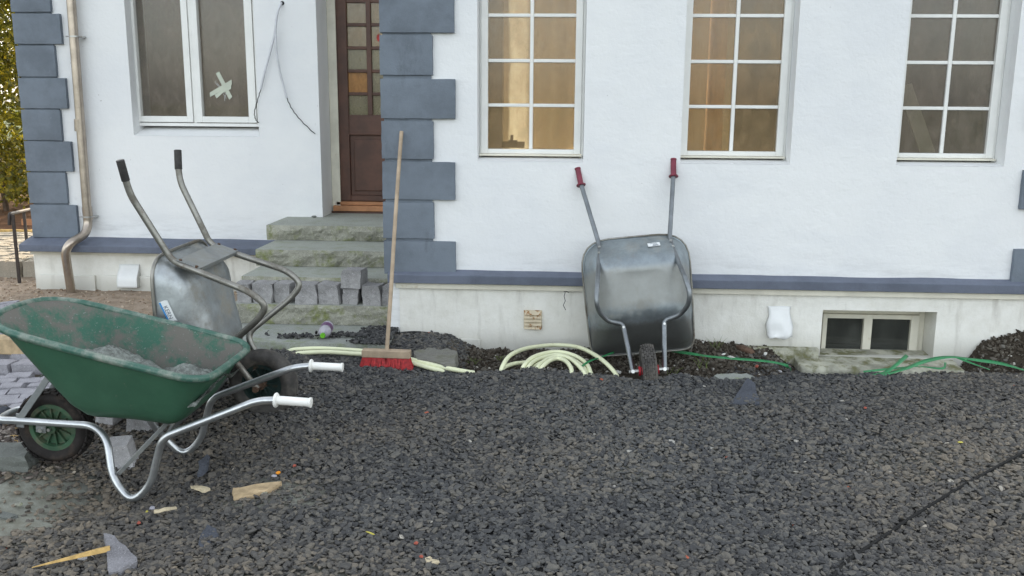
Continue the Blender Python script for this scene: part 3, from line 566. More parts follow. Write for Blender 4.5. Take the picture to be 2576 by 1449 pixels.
# rooms behind the glass
V = []; Fq = []; nx_ = 70
for i in range(nx_+1):
    x = -.86+1.91*i/nx_; y = 7.1+.03*math.sin(x*13)+.02*math.sin(x*29+1)+.04*noise.noise(Vector((x*4, 0, 0)))
    V += [Vector((x, y, .66))-HO, Vector((x, y+.04*math.sin(x*5), 3.19))-HO]
for i in range(nx_): Fq.append((2*i, 2*i+2, 2*i+3, 2*i+1))
mesh_obj('glow_sheet', V, Fq, MT['sheet'], house, True)  # added sheet, backlit from the rear so the front windows glow
b = MB(); b.box(-.86, 1.12, 7.705, 10.3, .6, .65); hb(b, 'inner_floor', MT['inner_floor']); b = MB(); b.box(-.86, 1.12, 7.705, 10.3, 3.2, 3.25); hb(b, 'ceiling', MT['inner_pale']); b = MB(); b.box(1.06, 1.12, 7.3, 10.3, .651, 3.19); hb(b, 'inner_wall', MT['inner_tan']); b = MB(); b.box(1.121, 3.0, 7.6, 7.65, 0, 3.5); hb(b, 'inner_wall', MT['inner_grey'])
b = MB(); b.box(1.06, 1.12, 6.36, 7.249, 0, 3.5); hb(b, 'inner_wall', MT['inner_tan'])
b = MB(); b.box(-.86, 3.05, 6.345, 7.7, .6, .65); hb(b, 'inner_floor', MT['inner_floor']); b = MB(); b.box(-.86, 3.05, 6.345, 7.7, 3.2, 3.25); hb(b, 'ceiling', MT['inner_pale'])
b = MB(); b.box(-.66, -.455, 6.6, 6.75, .651, 3.19); hb(b, 'inner_pillar', MT['inner_grey'])
b = MB(); b.box(XL+.31, XC-.0, 9.1, 9.2, 0, 3.4); hb(b, 'inner_wall', MT['inner_grey']); b = MB(); b.box(XL+.31, XC, 8.12, 9.09, .3, .36); hb(b, 'inner_floor', MT['inner_floor'])
b = MB(); b.box(-2.95, -2.6, 8.5, 8.54, .361, 3.4); hb(b, 'inner_wall', MT['inner_pale'])
# left casement window
x0, x1 = lw[0].x, lw[1].x; z0 = lw[0].z; zt = 2.85; Yf = LG-.04
b = MB(); t = .028
b.box(x0-t, x0, Yf, Yf+.09, z0-t, zt+t); b.box(x1, x1+t, Yf, Yf+.09, z0-t, zt+t); b.box(x0, x1, Yf, Yf+.09, z0-t, z0); b.box(x0, x1, Yf, Yf+.09, zt, zt+t)
xm = onY(496,300,LG).x; b.box(xm-.012, xm+.012, Yf, Yf+.09, z0, zt); w = hb(b, 'window', MT['frame'], bevel=.003)
pl = [(onY(361,290,LG).x, onY(476,290,LG).x), (onY(515,294,LG).x, onY(631,296,LG).x)]; zp = onY(420,292,LG).z
for k, (a, c) in enumerate(pl):
    s0, s1 = (x0+.004, xm-.015) if k == 0 else (xm+.015, x1-.004); b = MB(); y0, y1 = Yf-.012, Yf+.05
    b.box(s0, a, y0, y1, z0+.006, zt-.004); b.box(c, s1, y0, y1, z0+.006, zt-.004); b.box(a, c, y0, y1, z0+.006, zp); b.box(a, c, y0, y1, zt-.06, zt-.004)
    b.v = [v-HO for v in b.v]; b.build('casement', MT['frame'], w, bevel=.003); pane(a, c, zp, zt-.06, LG, w, MT['glass_grey'])
for py in (105, 285):
    h = onY(331, py, Yf-.01); b = MB(); b.tube([h+Vector((0, -.01, -.04)), h+Vector((0, -.01, .04))], .008, 8); b.v = [v-HO for v in b.v]; b.build('hinge', MT['bracket'], w)
hz = lhole; b = MB(); zi = z0-.029
b.add([(hz[0],YL+.001,hz[2]+.001),(hz[1],YL+.001,hz[2]+.001),(hz[1],LG+.1,hz[2]+.001),(hz[0],LG+.1,hz[2]+.001),(hz[0],YL+.001,hz[2]+.004),(hz[1],YL+.001,hz[2]+.004),(hz[1],LG+.1,zi),(hz[0],LG+.1,zi)],
      [(0,3,2,1),(4,5,6,7),(0,1,5,4),(1,2,6,5),(2,3,7,6),(3,0,4,7)]); hb(b, 'sill', MT['wall'])
# front door in its recess
DY = YL+.36; dx0 = onY(853,500,DY).x; dx1 = dx0+.80; dz0 = onY(850,505,DY).z
b = MB(); p = onY(829,300,DY-.04).x; b.box(dhole[0]+.002, p+.075, DY-.03, DY+.1, .3, 2.74); hb(b, 'door_lining', MT['cream'], bevel=.004)
b = MB(); zs_, ze = dz0-.01, 2.70
P0 = [onY(876,y,DY).x for y in (290,)][0]; cols = [(onY(877,280,DY).x, onY(925,280,DY).x), (onY(937,280,DY).x, onY(937,280,DY).x+(onY(925,280,DY).x-onY(877,280,DY).x))]
zrows = [(onY(900,289,DY).z, onY(900,240,DY).z)]; stp = onY(900,233,DY).z-onY(900,290,DY).z
zrows = [(zrows[0][0]+k*stp, zrows[0][1]+k*stp) for k in range(6)]
xa, xb, za, zb_ = cols[0][0], cols[1][1], zrows[0][0], zrows[-1][1]
b.box(dx0, xa, DY, DY+.05, dz0, ze); b.box(xb, dx1, DY, DY+.05, dz0, ze)                     # stiles
pz0, pz1 = onY(920,492,DY).z, onY(920,340,DY).z
b.box(xa, xb, DY, DY+.05, dz0, pz0); b.box(xa, xb, DY, DY+.05, pz1, za); b.box(xa, xb, DY, DY+.05, zb_, ze)
b.box(xa, xb, DY+.022, DY+.04, pz0, pz1); door = hb(b, 'front_door', MT['door'], bevel=.004)
b = MB(); b.box(xa+.035, xb-.035, DY+.008, DY+.022, pz0+.04, pz1-.04); b.v = [v-HO for v in b.v]; b.build('door_panel', MT['door'], door, bevel=.012)
b = MB(); b.box(xa, xb, DY-.012, DY-.001, pz1+.002, pz1+.022); b.v = [v-HO for v in b.v]; b.build('moulding', MT['door'], door, bevel=.004)
bar(door, cols[0][1], cols[1][0], DY+.004, DY+.045, za, zb_, MT['door'])
for k in range(5):
    for c in cols: bar(door, c[0], c[1], DY+.006, DY+.045, zrows[k][1], zrows[k+1][0], MT['door'])
for k in range(6):
    for j, c in enumerate(cols): pane(c[0], c[1], zrows[k][0], zrows[k][1], DY+.028, door, MT['glass_amber'] if (k, j) == (1, 0) else MT['glass_pale'] if k < 3 else MT['glass'])
b = MB(); b.box(dhole[0]+.08, dx0-.004, DY-.015, DY+.09, .4, 2.74); hb(b, 'door_frame', MT['door'], bevel=.003)
b = MB(); b.box(dx0-.02, dx1+.1, DY-.03, DY+.1, dz0-.035, dz0-.004); hb(b, 'threshold', MT['threshold'], bevel=.004)
b = MB(); b.box(dx0-.04, dx1+.1, DY-.07, DY+.1, dz0-.085, dz0-.037); hb(b, 'threshold', MT['threshold'], bevel=.004)
b = MB(); b.box(dx0-.07, dx1+.1, DY-.05, DY+.1, dz0-.14, dz0-.087); hb(b, 'door_sill', MT['door'], bevel=.004)
b = MB(); b.box(dx0-.5, dx1+.3, DY+.6, DY+.65, .4, 2.9); hb(b, 'inner_wall', MT['inner_pale'])
# cellar window with a concrete lip in front
CYf = YF+.17; b = MB()
px = [(2077,2169),(2190,2287)]; pn = [(onY(a,840,CYf).x, onY(c,840,CYf).x) for a, c in px]; q0, q1 = onY(2100,882,CYf).z, onY(2100,799,CYf).z
fx0, fx1 = pn[0][0]-.03, pn[1][1]+.055
b.box(fx0, pn[0][0], CYf-.02, CYf+.05, q0-.04, q1+.03); b.box(pn[0][1], pn[1][0], CYf-.02, CYf+.05, q0-.04, q1+.03); b.box(pn[1][1], fx1, CYf-.02, CYf+.05, q0-.04, q1+.03)
for a, c in pn: b.box(a, c, CYf-.02, CYf+.05, q1, q1+.03); b.box(a, c, CYf-.02, CYf+.05, q0-.04, q0)
cw = hb(b, 'cellar_window', MT['cream'], bevel=.003)
for a, c in pn: pane(a, c, q0, q1, CYf+.01, cw, MT['glass_cellar'])
b = MB(); b.box(fx1+.001, cell1-.001, CYf+.0, CYf+.1, cz0, cz1-.001); b.box(cell0+.001, fx1, CYf+.0, CYf+.1, q1+.031, cz1-.001); hb(b, 'window_surround', MT['cream'], bevel=.004)
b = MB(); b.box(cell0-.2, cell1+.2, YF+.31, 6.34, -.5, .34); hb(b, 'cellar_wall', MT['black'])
b = MB(); n = 14; xa, xb = onY(2003,900,YF-.12).x, onY(2440,905,YF-.25).x; S = []
lz = onY(2150,893,YF).z
for i in range(n+1):
    x = xa+(xb-xa)*i/n; j = noise.noise(Vector((x*5, 2, 1)))*.012; tp = .0 if i else .02
    S.append([(x,YF+.15,-.5),(x,YF-.27+tp+j,-.5),(x,YF-.27+tp+j,lz-.035+j*.6-.02*i/n),(x,YF-.25+j,lz-.018+j*.5-.02*i/n),(x,YF+.15,lz+.004)])
b.loft(S, True, True); hb(b, 'concrete_lip', MT['concrete'], bevel=.012)
# vent covers and grille
def hood(px0, px1, py0, py1, Y, crumple, nm):
    a, c = onY(px0, py0, Y), onY(px1, py0, Y); top, bot = onY(px0, py0, Y).z, onY(px0, py1, Y-.05).z; V = []; nx_, nz_ = 9, 10; Fq = []
    for j in range(nz_+1):
        t = j/nz_; prof = .012+.05*math.sin(t*2.6)**2*(1 if not crumple else .7) + .055*t**3
        for i in range(nx_+1):
            s_ = i/nx_; q = Vector((a.x+(c.x-a.x)*s_, Y-prof, top+(bot-top)*t))
            if crumple: q += noise.noise_vector(Vector((s_*2.7, t*3.1, 4)))*.022*(t+.2); q.x += (.5-s_)*.012*math.sin(t*7)
            V.append(q-HO)
    for j in range(nz_):
        for i in range(nx_): Fq.append((j*(nx_+1)+i, j*(nx_+1)+i+1, (j+1)*(nx_+1)+i+1, (j+1)*(nx_+1)+i))
    for i, side in ((0, -1), (nx_, 1)):
        for j in range(nz_):
            A, B = V[j*(nx_+1)+i], V[(j+1)*(nx_+1)+i]; k = len(V); V += [Vector((A.x, Y-.002-HO.y, A.z)), Vector((B.x, Y-.002-HO.y, B.z))]; Fq.append((j*(nx_+1)+i, (j+1)*(nx_+1)+i, k+1, k))
    o = mesh_obj('vent_cover', V, Fq, MT['white_metal'], house, True); md = o.modifiers.new('solid', 'SOLIDIFY'); md.thickness = .003; o['label'] = nm
hood(302, 352, 664, 722, YL-.06, False, 'smooth curved white vent cover'); hood(1931, 1990, 769, 848, YF-.016, True, 'crumpled white vent cover')
b = MB(); a, c = onY(1318,780,YF-.02), onY(1363,826,YF-.02); b.box(a.x, c.x, YF-.021, YF-.0155, c.z, a.z); gr = hb(b, 'vent_grille', MT['rusty_white'])
for k in range(5):
    z = a.z-(a.z-c.z)*(k+.5)/5; b = MB(); Y = YF-.042
    b.add([(a.x+.004,Y,z-.012),(c.x-.004,Y,z-.012),(c.x-.004,YF-.022,z+.010),(a.x+.004,YF-.022,z+.010),(a.x+.004,Y,z-.016),(c.x-.004,Y,z-.016),(c.x-.004,YF-.0215,z+.004),(a.x+.004,YF-.0215,z+.004)],
          [(0,1,2,3),(7,6,5,4),(0,4,5,1),(1,5,6,2),(2,6,7,3),(3,7,4,0)]); b.v = [v-HO for v in b.v]; b.build('slat', MT['rusty_white'], gr)
# cracks and chipped spots of the plinth
for pts in (((1422,735),(1419,745),(1422,757),(1417,768),(1423,780)), ((1418,734),(1424,733),(1432,736))):
    b = MB(); b.tube([onY(*p, YF-.0155) for p in pts], .0022, 5); hb(b, 'crack', MT['black'])
# downpipe with elbows, sleeves and brackets
pp = [onY(174,-60,YL-.07), onY(222,566,YL-.07), onY(214,590,YL-.13), onY(176,612,YL-.25), onY(164,634,YL-.26), onY(182,752,YL-.20)]
b = MB(); b.tube(fillet(pp, [0,.07,.07,.09,.09,0], 6), .037, 20); pipe = hb(b, 'downpipe', MT['zinc'], smooth=True)
for t0, t1 in (((218.5,520),(222,552)), ((199,300),(200.5,330))):
    b = MB(); b.tube([onY(*t0, YL-.07), onY(*t1, YL-.07)], .0405, 20); b.v = [v-HO for v in b.v]; b.build('sleeve', MT['zinc'], pipe, smooth=True)
for q in ((188,92), (221,545)):
    p = onY(*q, YL-.07); b = MB(); b.tube([p-Vector((0,0,.006)), p+Vector((0,0,.006))], .044, 20); b.box(p.x+.042, p.x+.062, p.y-.006, YL-.001, p.z-.006, p.z+.006); b.tube([p+Vector((.045,-.02,0)), p+Vector((.075,-.02,0))], .005, 6); b.tube([p+Vector((-.045,-.02,0)), p+Vector((-.065,-.02,0))], .005, 6)
    b.v = [v-HO for v in b.v]; b.build('pipe_bracket', MT['bolt'], pipe)

# ================================================================== STEPS
st = thing('stone_steps', (-1.7, 6.6, 0), 'mossy rough-hewn granite steps climbing to the brown front door', 'steps'); SO = Vector((-1.7, 6.6, 0))
def step(name, x0, x1, yf, yb, z0, z1, m, mt, amp=.034, seed=0):
    nx_, nz_ = max(8, int((x1-x0)/.022)), max(4, int((z1-z0)/.018)); V = []; Fq = []; mi = []
    def rough(u, x, z):
        p = Vector((x*4.5, z*9, seed*3.3)); a = noise.noise(p)*.45+noise.noise(p*2.3)*.4+abs(noise.noise(p*4.5))*.35
        edge = min(1, (z1-z)/.03)*min(1, u*6+.2); low = (1-(z-z0)/(z1-z0)); return amp*edge*(a*1.3+.25-.75*low**2)
    for j in range(nz_+1):
        for i in range(nx_+1):
            x = x0+(x1-x0)*i/nx_; z = z0+(z1-z0)*j/nz_; u = min(i/nx_, 1.)
            V.append(Vector((x+noise.noise(Vector((z*9, seed, i)))*.002, yf-rough(u, x, z), z)))
    for j in range(nz_):
        for i in range(nx_): a = j*(nx_+1)+i; Fq.append((a, a+1, a+nx_+2, a+nx_+1)); mi.append(0)
    base = nz_*(nx_+1); k = len(V); V += [Vector((x0, yb, z1)), Vector((x1, yb, z1)), Vector((x0, yb, z0)), Vector((x1, yb, z0))]
    Fq.append(tuple([base+i for i in range(nx_+1)]+[k+1, k])); mi.append(1)
    Fq.append(tuple([j*(nx_+1) for j in range(nz_+1)]+[k, k+2])); mi.append(0)
    Fq.append(tuple([j*(nx_+1)+nx_ for j in range(nz_, -1, -1)]+[k+3, k+1])); mi.append(0); Fq.append((k, k+1, k+3, k+2)); mi.append(0)
    V = [v-SO for v in V]; o = mesh_obj(name, V, Fq, None, st, False, [m, mt], mi); return o
LZ = [onY(800,546,YL).z]                       # landing level
y1 = onZ(800,568,LZ[0]).y; z1b = onY(800,606,y1).z; y2 = onZ(800,630,z1b).y; z2b = onY(800,672,y2).z; y3 = onZ(800,698,z2b).y
z4 = .128; y4 = onZ(800,768,z4).y; z4b = onY(800,818,y4).z
xl = [onY(670,568,y1).x, onY(643,630,y2).x, onY(608,700,y3).x, onY(583,765,y4).x]
step('step', xl[0], XC-.004, y1, YL+.33, z1b+.002, LZ[0], MT['step'], MT['steptop'], seed=1)
step('step', xl[1], XC-.004, y2, y1+.25, z2b+.002, z1b, MT['step'], MT['steptop'], seed=2)
step('step', xl[2], XC-.004, y3, y2+.25, z4+.002, z2b, MT['step'], MT['steptop'], seed=3)
step('step', xl[3], XC+.052, y4, y3+.25, z4b+.002, z4, MT['step'], MT['steptop'], .02, seed=4)
b = MB(); b.box(xl[0]+.3, XC-.004, y2+.2, YL-.2, -.3, z2b-.004); b.v = [v-SO for v in b.v]; b.build('footing', MT['concrete'], st)
yp = 5.62
step('slab', xl[3]-.25, XC+.045, yp, y4+.3, -.12, z4b, MT['slab'], MT['slab'], .006, seed=5)

# granite setts: nine on the lowest step, one of them on top
spots = [((592,632),706,757,'first grey sett from the left in the row on the lowest step'),((632,690),703,762,'second grey sett from the left, its top slanting, on the lowest step'),
 ((689,737),702,763,'third grey sett in the row on the lowest step, behind the barrow leg'),((740,800),703,762,'split sett with a slanting right side, fourth in the row on the lowest step'),
 ((799,858),704,764,'squarish grey sett just left of the stacked pair on the lowest step'),((859,905),722,765,'lower grey sett of the stacked pair on the lowest step'),
 ((910,963),708,764,'rounded brownish sett just right of the stacked pair on the lowest step'),((962,999),708,766,'narrow sett at the right end of the row, half behind the broom handle')]
for k, ((a, c), t, bo, lab) in enumerate(spots):
    yf = y4+.015+.01*(k%3); A, B = onY(a, 740, yf), onY(c-3, 740, yf); wd = B.x-A.x; ht = min(.165, max(.12, onY(a, (t+bo)/2-27, yf).z-z4))
    me = sett_mesh('sett', wd*.93, .14, .138 if k != 5 else .115, 31+k*3, MT['sett']); o = link(bpy.data.objects.new('sett', me)); o.location = ((A.x+B.x)/2, yf+.075, z4+.001); o.rotation_euler = (0, 0, random.uniform(-.12, .12))
    tag(o, lab, 'paving stone', 'granite setts lined up on the lowest step')
me = sett_mesh('sett', .145, .14, .128, 77, MT['sett']); o = link(bpy.data.objects.new('sett', me)); p = onY(885,716,y4+.02); o.location = (p.x, y4+.09, z4+.118); o.rotation_euler = (0, 0, -.1)
tag(o, 'brownish grey sett stacked on top of another on the lowest step', 'paving stone', 'granite setts lined up on the lowest step')

# ================================================================== WHEELBARROWS
def arcring(corners, rad, n=6):
    """closed ring through rounded corners (each a Vector)"""
    C = [Vector(c) for c in corners]; out = []; N_ = len(C); rad = rad if hasattr(rad, '__len__') else [rad]*N_
    for i, c in enumerate(C):
        a, b_ = C[i-1], C[(i+1)%N_]; r = min(rad[i], (a-c).length*.47, (b_-c).length*.47); p, q = c+(a-c).normalized()*r, c+(b_-c).normalized()*r
        out += [p*(1-t)**2+c*2*t*(1-t)+q*t*t for t in [k/n for k in range(n+1)]]
        m1, m2 = q, None; nx_ = C[(i+1)%N_]; r2 = min(rad[(i+1)%N_], (c-nx_).length*.47); pe = nx_+(c-nx_).normalized()*r2
        out += [q+(pe-q)*(j/9) for j in range(1, 9)]
    return out
def lerp_ring(a, b_, t): return [p*(1-t)+q*t for p, q in zip(a, b_)]
def tray(parent, rim, rr, floor, fr, m, mrim, rroll, lip=.02, thick=.004, dents=0, bulge=.02):
    A, B = arcring(rim, rr), arcring(floor, fr); cen = sum(B, Vector())/len(B); up = Vector((0, 0, 1))
    out = [p+(Vector((p.x-cen.x, p.y, 0)).normalized())*lip for p in A]
    rings = [out, A]; K = 7
    for k in range(1, K+1):
        t = k/K; R_ = lerp_ring(A, B, t); rings.append([q+(Vector((q.x-cen.x, q.y, 0)).normalized())*bulge*math.sin(math.pi*t) for q in R_])
    # round the fold into the floor
    last = rings[-1]; rings[-1] = [p+(Vector((cen.x-p.x, -p.y, 0)).normalized())*.012+Vector((0, 0, .012)) for p in last]
    rings.append([p+(Vector((cen.x-p.x, -p.y, 0)).normalized())*.04 for p in last])
    for t in (.35, .65, .9): rings.append([p+(cen-p)*t for p in last])
    if dents:
        for r in rings[2:]:
            for p in r: p += Vector((0, 0, 1))*noise.noise(p*9)*dents*.8 + Vector((0, 0, 1))*noise.noise(p*26)*dents*.45
    b = MB(); b.loft(rings, False, True); o = b.build('tray', m, parent, smooth=True, angle=60, solid=thick)
    rb = MB(); P = [p+Vector((0, 0, -.0)) for p in out]; P.append(P[0]); P.append(P[1]); rb.tube(P, rroll, 10, False); r = rb.build('rim', mrim, o, smooth=True)
    return o, rings
def wheel(parent, c, r, w, rimr, mt, mrim, lugs=None, spokes=10, rot=None, hubm=None):
    """tyre lathe round the local Y axis, rim, spokes and hub"""
    b = MB(); h = w/2; prof = [(rimr, -h*.55), (rimr+.012, -h*.8), ((r+rimr)/2, -h), (r-.022, -h*.9), (r-.006, -h*.55), (r, 0), (r-.006, h*.55), (r-.022, h*.9), ((r+rimr)/2, h), (rimr+.012, h*.8), (rimr, h*.55)]
    b.lathe(prof, 48, 'Y', c); ty = b.build('tyre', mt, parent, smooth=True, angle=50)
    if lugs:
        n, rowsn = lugs; lb = MB()
        for k in range(n):
            for j in range(rowsn):
                a = 2*math.pi*(k+(.5 if j%2 else 0))/n; yy = (j-(rowsn-1)/2)*w*.86/rowsn; rr_ = r-.001-.010*abs(yy/(w*.45))**2
                d = Vector((math.cos(a), 0, math.sin(a))); tt = Vector((-math.sin(a), 0, math.cos(a)))
                lb.obox(Vector(c)+d*rr_+Vector((0, yy, 0)), d, tt, Vector((0, 1, 0)), .0045, math.pi*r/n*.78, w*.86/rowsn*.44)
        lb.build('tread', mt, ty, bevel=.0015, seg=1)
    b = MB(); prof = [(rimr+.004, -h*.62), (rimr-.016, -h*.60), (rimr-.02, -h*.25), (rimr-.02, h*.25), (rimr-.016, h*.60), (rimr+.004, h*.62), (rimr+.004, -h*.62)]
    b.lathe(prof, 40, 'Y', c); rm = b.build('wheel_rim', mrim, parent, smooth=True, angle=40)
    b = MB()
    for k in range(spokes):
        a = 2*math.pi*(k+.3)/spokes; d = Vector((math.cos(a), 0, math.sin(a))); tt = Vector((-math.sin(a), 0, math.cos(a)))
        s_ = MB(); s_.obox(Vector(c)+d*(rimr*.52), d, tt, Vector((0, 1, 0)), rimr*.46, .0028, h*.42); s_.build('spoke', mrim, parent, bevel=.001, seg=1)
    b.lathe([(.001,-h*.1),(rimr-.022,-h*.1),(rimr-.022,h*.1),(.001,h*.1)], 32, 'Y', c); b.build('wheel_disc', mrim, parent)
    b = MB(); b.tube([Vector(c)+Vector((0, -h*.95, 0)), Vector(c)+Vector((0, h*.95, 0))], .024, 14); b.build('hub', hubm or mrim, parent, smooth=True)
    return ty
def grip(parent, a, b_, m, r=.0185, flange=True, name='grip'):
    a, b_ = Vector(a), Vector(b_); d = (b_-a).normalized(); L = (b_-a).length; pts, rs = [], []
    seq = [(0, r*1.0), (.001, r*1.62), (.006, r*1.75), (.011, r*1.55), (.013, r*1.02), (L-.012, r), (L-.009, r*1.15), (L-.001, r*1.18), (L, r*.9)] if flange else [(0, r*.98), (.002, r), (L-.002, r), (L, r*.85)]
    g = MB(); g.tube([a+d*t for t, _ in seq], [q for _, q in seq], 18); return g.build(name, m, parent, smooth=True, angle=35)
def side_tube(parent, pts, rad, r, m, s): 
    b = MB(); b.tube(fillet([(p[0], p[1]*s, p[2]) for p in pts], rad, 6), r, 14); return b.build('frame_tube', m, parent, smooth=True)
def bolt(parent, p, d, m, r=.008, h=.008): b = MB(); p = Vector(p); d = Vector(d).normalized(); b.tube([p-d*.004, p+d*h], r, 6); b.build('bolt', m, parent)
def rotm(rows, T): 
    M_ = Matrix.Identity(4)
    for i in range(3):
        for j in range(3): M_[i][j] = rows[i][j]
        M_[i][3] = T[i]
    # keep it a pure rotation
    q = M_.to_quaternion().normalized(); return Matrix.Translation(M_.translation) @ q.to_matrix().to_4x4()
# --- green barrow with sand, in front
ge = (R(-1.301), R(4.284), R(.767))
GM = Matrix.Translation((-2.324, 3.861, -.128)) @ Matrix.Rotation(ge[0], 4, 'Z') @ Matrix.Rotation(ge[1], 4, 'Y') @ Matrix.Rotation(ge[2], 4, 'X')
gb = thing('wheelbarrow', None, 'green plastic wheelbarrow with white grips, holding grey sand, standing on its wheel and legs', 'wheelbarrow', 'wheelbarrows parked in front of the house', GM)
rt = .0165
for s in (-1, 1):
    b = MB(); pts = [(-.235, 0, .198), (-.228, .07*s, .200), (-.129, .080*s, .212), (.246, .122*s, .246), (.335, .17*s, .215), (.398, .243*s, .06), (.49, .262*s, -.028), (.575, .26*s, .06), (.625, .258*s, .285), (1.023, .236*s, .485), (1.103, .246*s, .502), (1.255, .249*s, .509)]
    b.tube(fillet([Vector(p) for p in pts], [0,.05,.04,.05,.06,.06,.075,.07,.05,.07,.05,0], 6), rt, 14); b.build('frame_tube', MT['tube'], gb, smooth=True)
    grip(gb, (1.105, .246*s, .502), (1.262, .2495*s, .509), MT['grip_white'])
    b = MB(); p, q = Vector((.418, .236*s, .085)), Vector((.56, .06*s, .275)); d = (q-p).normalized(); b.obox((p+q)/2, d, Vector((0, 0, 1)).cross(d).normalized(), d.cross(Vector((0, 0, 1)).cross(d)).normalized(), (q-p).length/2, .003, .011); b.build('leg_brace', MT['bracket'], gb, bevel=.002)
    b = MB(); p, q = Vector((-.118, .083*s, .222)), Vector((.06, .06*s, .50)); d = (q-p).normalized(); w_ = Vector((0, 1, 0)); b.obox((p+q)/2, d, w_, d.cross(w_), (q-p).length/2, .003, .015); b.box(-.136, -.10, .078*s-.004, .078*s+.004, .18, .245); b.build('front_strut', MT['bracket'], gb, bevel=.0015)
    b = MB(); b.box(-.055, -.008, .062*s-.003, .062*s+.003, .158, .20); b.build('axle_plate', MT['bracket'], gb, bevel=.002); bolt(gb, (-.03, .066*s, .172), (0, s, 0), MT['bolt'], .010, .010)
b = MB(); b.tube([(-.03, -.06, .172), (-.03, .06, .172)], .008, 8); b.tube([(0, -.06, .172), (0, .06, .172)], .008, 8); b.build('axle', MT['bolt'], gb)
wheel(gb, (0, 0, .172), .172, .09, .108, MT['tyre'], MT['wheelrim'], (30, 4), 12)
RIM = [(.802,-.285,.560),(.802,.285,.560),(-.165,.275,.712),(-.165,-.275,.712)]; FLO = [(.648,-.165,.305),(.648,.165,.305),(.215,.16,.30),(.215,-.16,.30)]
tr_, rings = tray(gb, RIM, [.13,.13,.24,.24], FLO, [.035]*4, [MT['green_in'], MT['green']], MT['green_rim'], .0165, .018, .006, bulge=.006)
# inside faces carry the dirty material: solidify gives the inner shell its own slot
tr_.modifiers['solid'].material_offset = 1; tr_.modifiers['solid'].offset = 1
tr_.modifiers['solid'].offset = -1
# sand lying in the tray
V, Fq = [], []; nx_, ny_ = 70, 34
def tray_half(x, z):   # inner half width of the tray at length x, height z
    t = min(1, max(0, (z-.30)/(.55+(.16*(.84-x)/1.0)-.30))); return .165+(.27-.165)*t-.01
for j in range(ny_+1):
    for i in range(nx_+1):
        x = .05+.735*i/nx_; v = -1+2*j/ny_
        hgt = .458+.10*math.exp(-((x-.20)/.17)**2)*(1-.2*v)+.045*math.exp(-((x-.60)/.09)**2)+.03*math.exp(-((x-.8)/.06)**2)-.05*v*v
        q = Vector((x*9, v*3, 0)); hgt += noise.noise(q)*.022+noise.noise(q*3.1)*.012+noise.noise(q*8)*.007+noise.noise(Vector((x*60, y*60 if 0 else v*18, 1)))*.005
        front = .30+(.215-x)*1.09 if x < .215 else (.30+(x-.66)*1.4 if x > .66 else .30); hgt = max(hgt, front-.004)
        y = v*tray_half(x, hgt); V.append((x, y, hgt))
for j in range(ny_):
    for i in range(nx_): a = j*(nx_+1)+i; Fq.append((a, a+1, a+nx_+2, a+nx_+1))
sn = mesh_obj('sand', V, Fq, MT['sand'], None, True); sn.matrix_world = GM; tag(sn, 'damp grey sand heaped in the tray of the green wheelbarrow', 'sand', None, 'stuff')

# --- old galvanised barrow, upended on its wheel behind the green one
OM = rotm([[-.19,.082,-.978],[-.023,.996,.088],[.982,.039,-.187]], (-1.563, 4.536, .057))
ob = thing('wheelbarrow', None, 'old dented galvanised wheelbarrow with black grips, upended on its wheel behind the green one', 'wheelbarrow', 'wheelbarrows parked in front of the house', OM)
side = [(.0,.088,.0),(.243,.125,.095),(.386,.222,-.165),(.448,.235,-.235),(.53,.24,-.17),(.737,.208,.205),(1.09,.246,.305),(1.17,.258,.302),(1.262,.278,.290)]
for s in (-1, 1):
    P = [Vector((p[0], p[1]*s, p[2])) for p in side]
    b = MB(); b.tube(fillet(P, [0,.06,.10,.05,.09,.05,.05,.03,0], 6), .0165, 14); b.build('frame_tube', MT['tube_old'], ob, smooth=True)
    grip(ob, P[-2]-(P[-2]-P[-3])*.1, P[-1], MT['grip_black'], .0195, False)
    bolt(ob, Vector((0, .102*s, 0)), (0, s, 0), MT['rust_bolt'], .016, .012)
    d = (P[5]-P[4]).normalized(); nn = Vector((0, -d.z*0, 0))+d.cross(Vector((0, s, 0))).normalized()*(1 if s > 0 else 1)
    for t in (.04, .13): q = P[5]-d*(t); nrm = Vector((d.z, 0, -d.x)); bolt(ob, q+nrm*.016, nrm, MT['rust_bolt'], .008, .010)
pa, pb = Vector(side[5]), Vector(side[4]); d = (pb-pa).normalized(); nrm = Vector((-d.z, 0, d.x)); nrm = nrm if nrm.z < 0 else -nrm
b = MB(); b.obox(Vector(((pa+d*.085).x, 0, (pa+d*.085).z))+nrm*.018, Vector((d.x,0,d.z)).normalized(), Vector((0,1,0)), nrm, .062, .222, .002)
b.obox(Vector(((pa+d*.147).x, 0, (pa+d*.147).z))+nrm*.010, Vector((d.x,0,d.z)).normalized(), Vector((0,1,0)), nrm, .002, .20, .010); b.build('cross_plate', MT['bracket'], ob, bevel=.001)
wheel(ob, (0, 0, 0), .185, .10, .105, MT['tyre_dusty'], MT['rim_dark'], None, 10, hubm=MT['rust_bolt'])
b = MB(); b.tube([(0, -.10, 0), (0, .10, 0)], .010, 10); b.build('axle', MT['rust_bolt'], ob)
tray(ob, [(.765,-.29,.262),(.765,.29,.262),(-.10,.33,.41),(-.10,-.33,.41)], [.13,.13,.13,.13], [(.63,-.205,.135),(.63,.205,.135),(.235,.185,.115),(.235,-.185,.115)], [.08]*4, MT['tray_old'], MT['tube_old'], .009, .014, .003, .008)
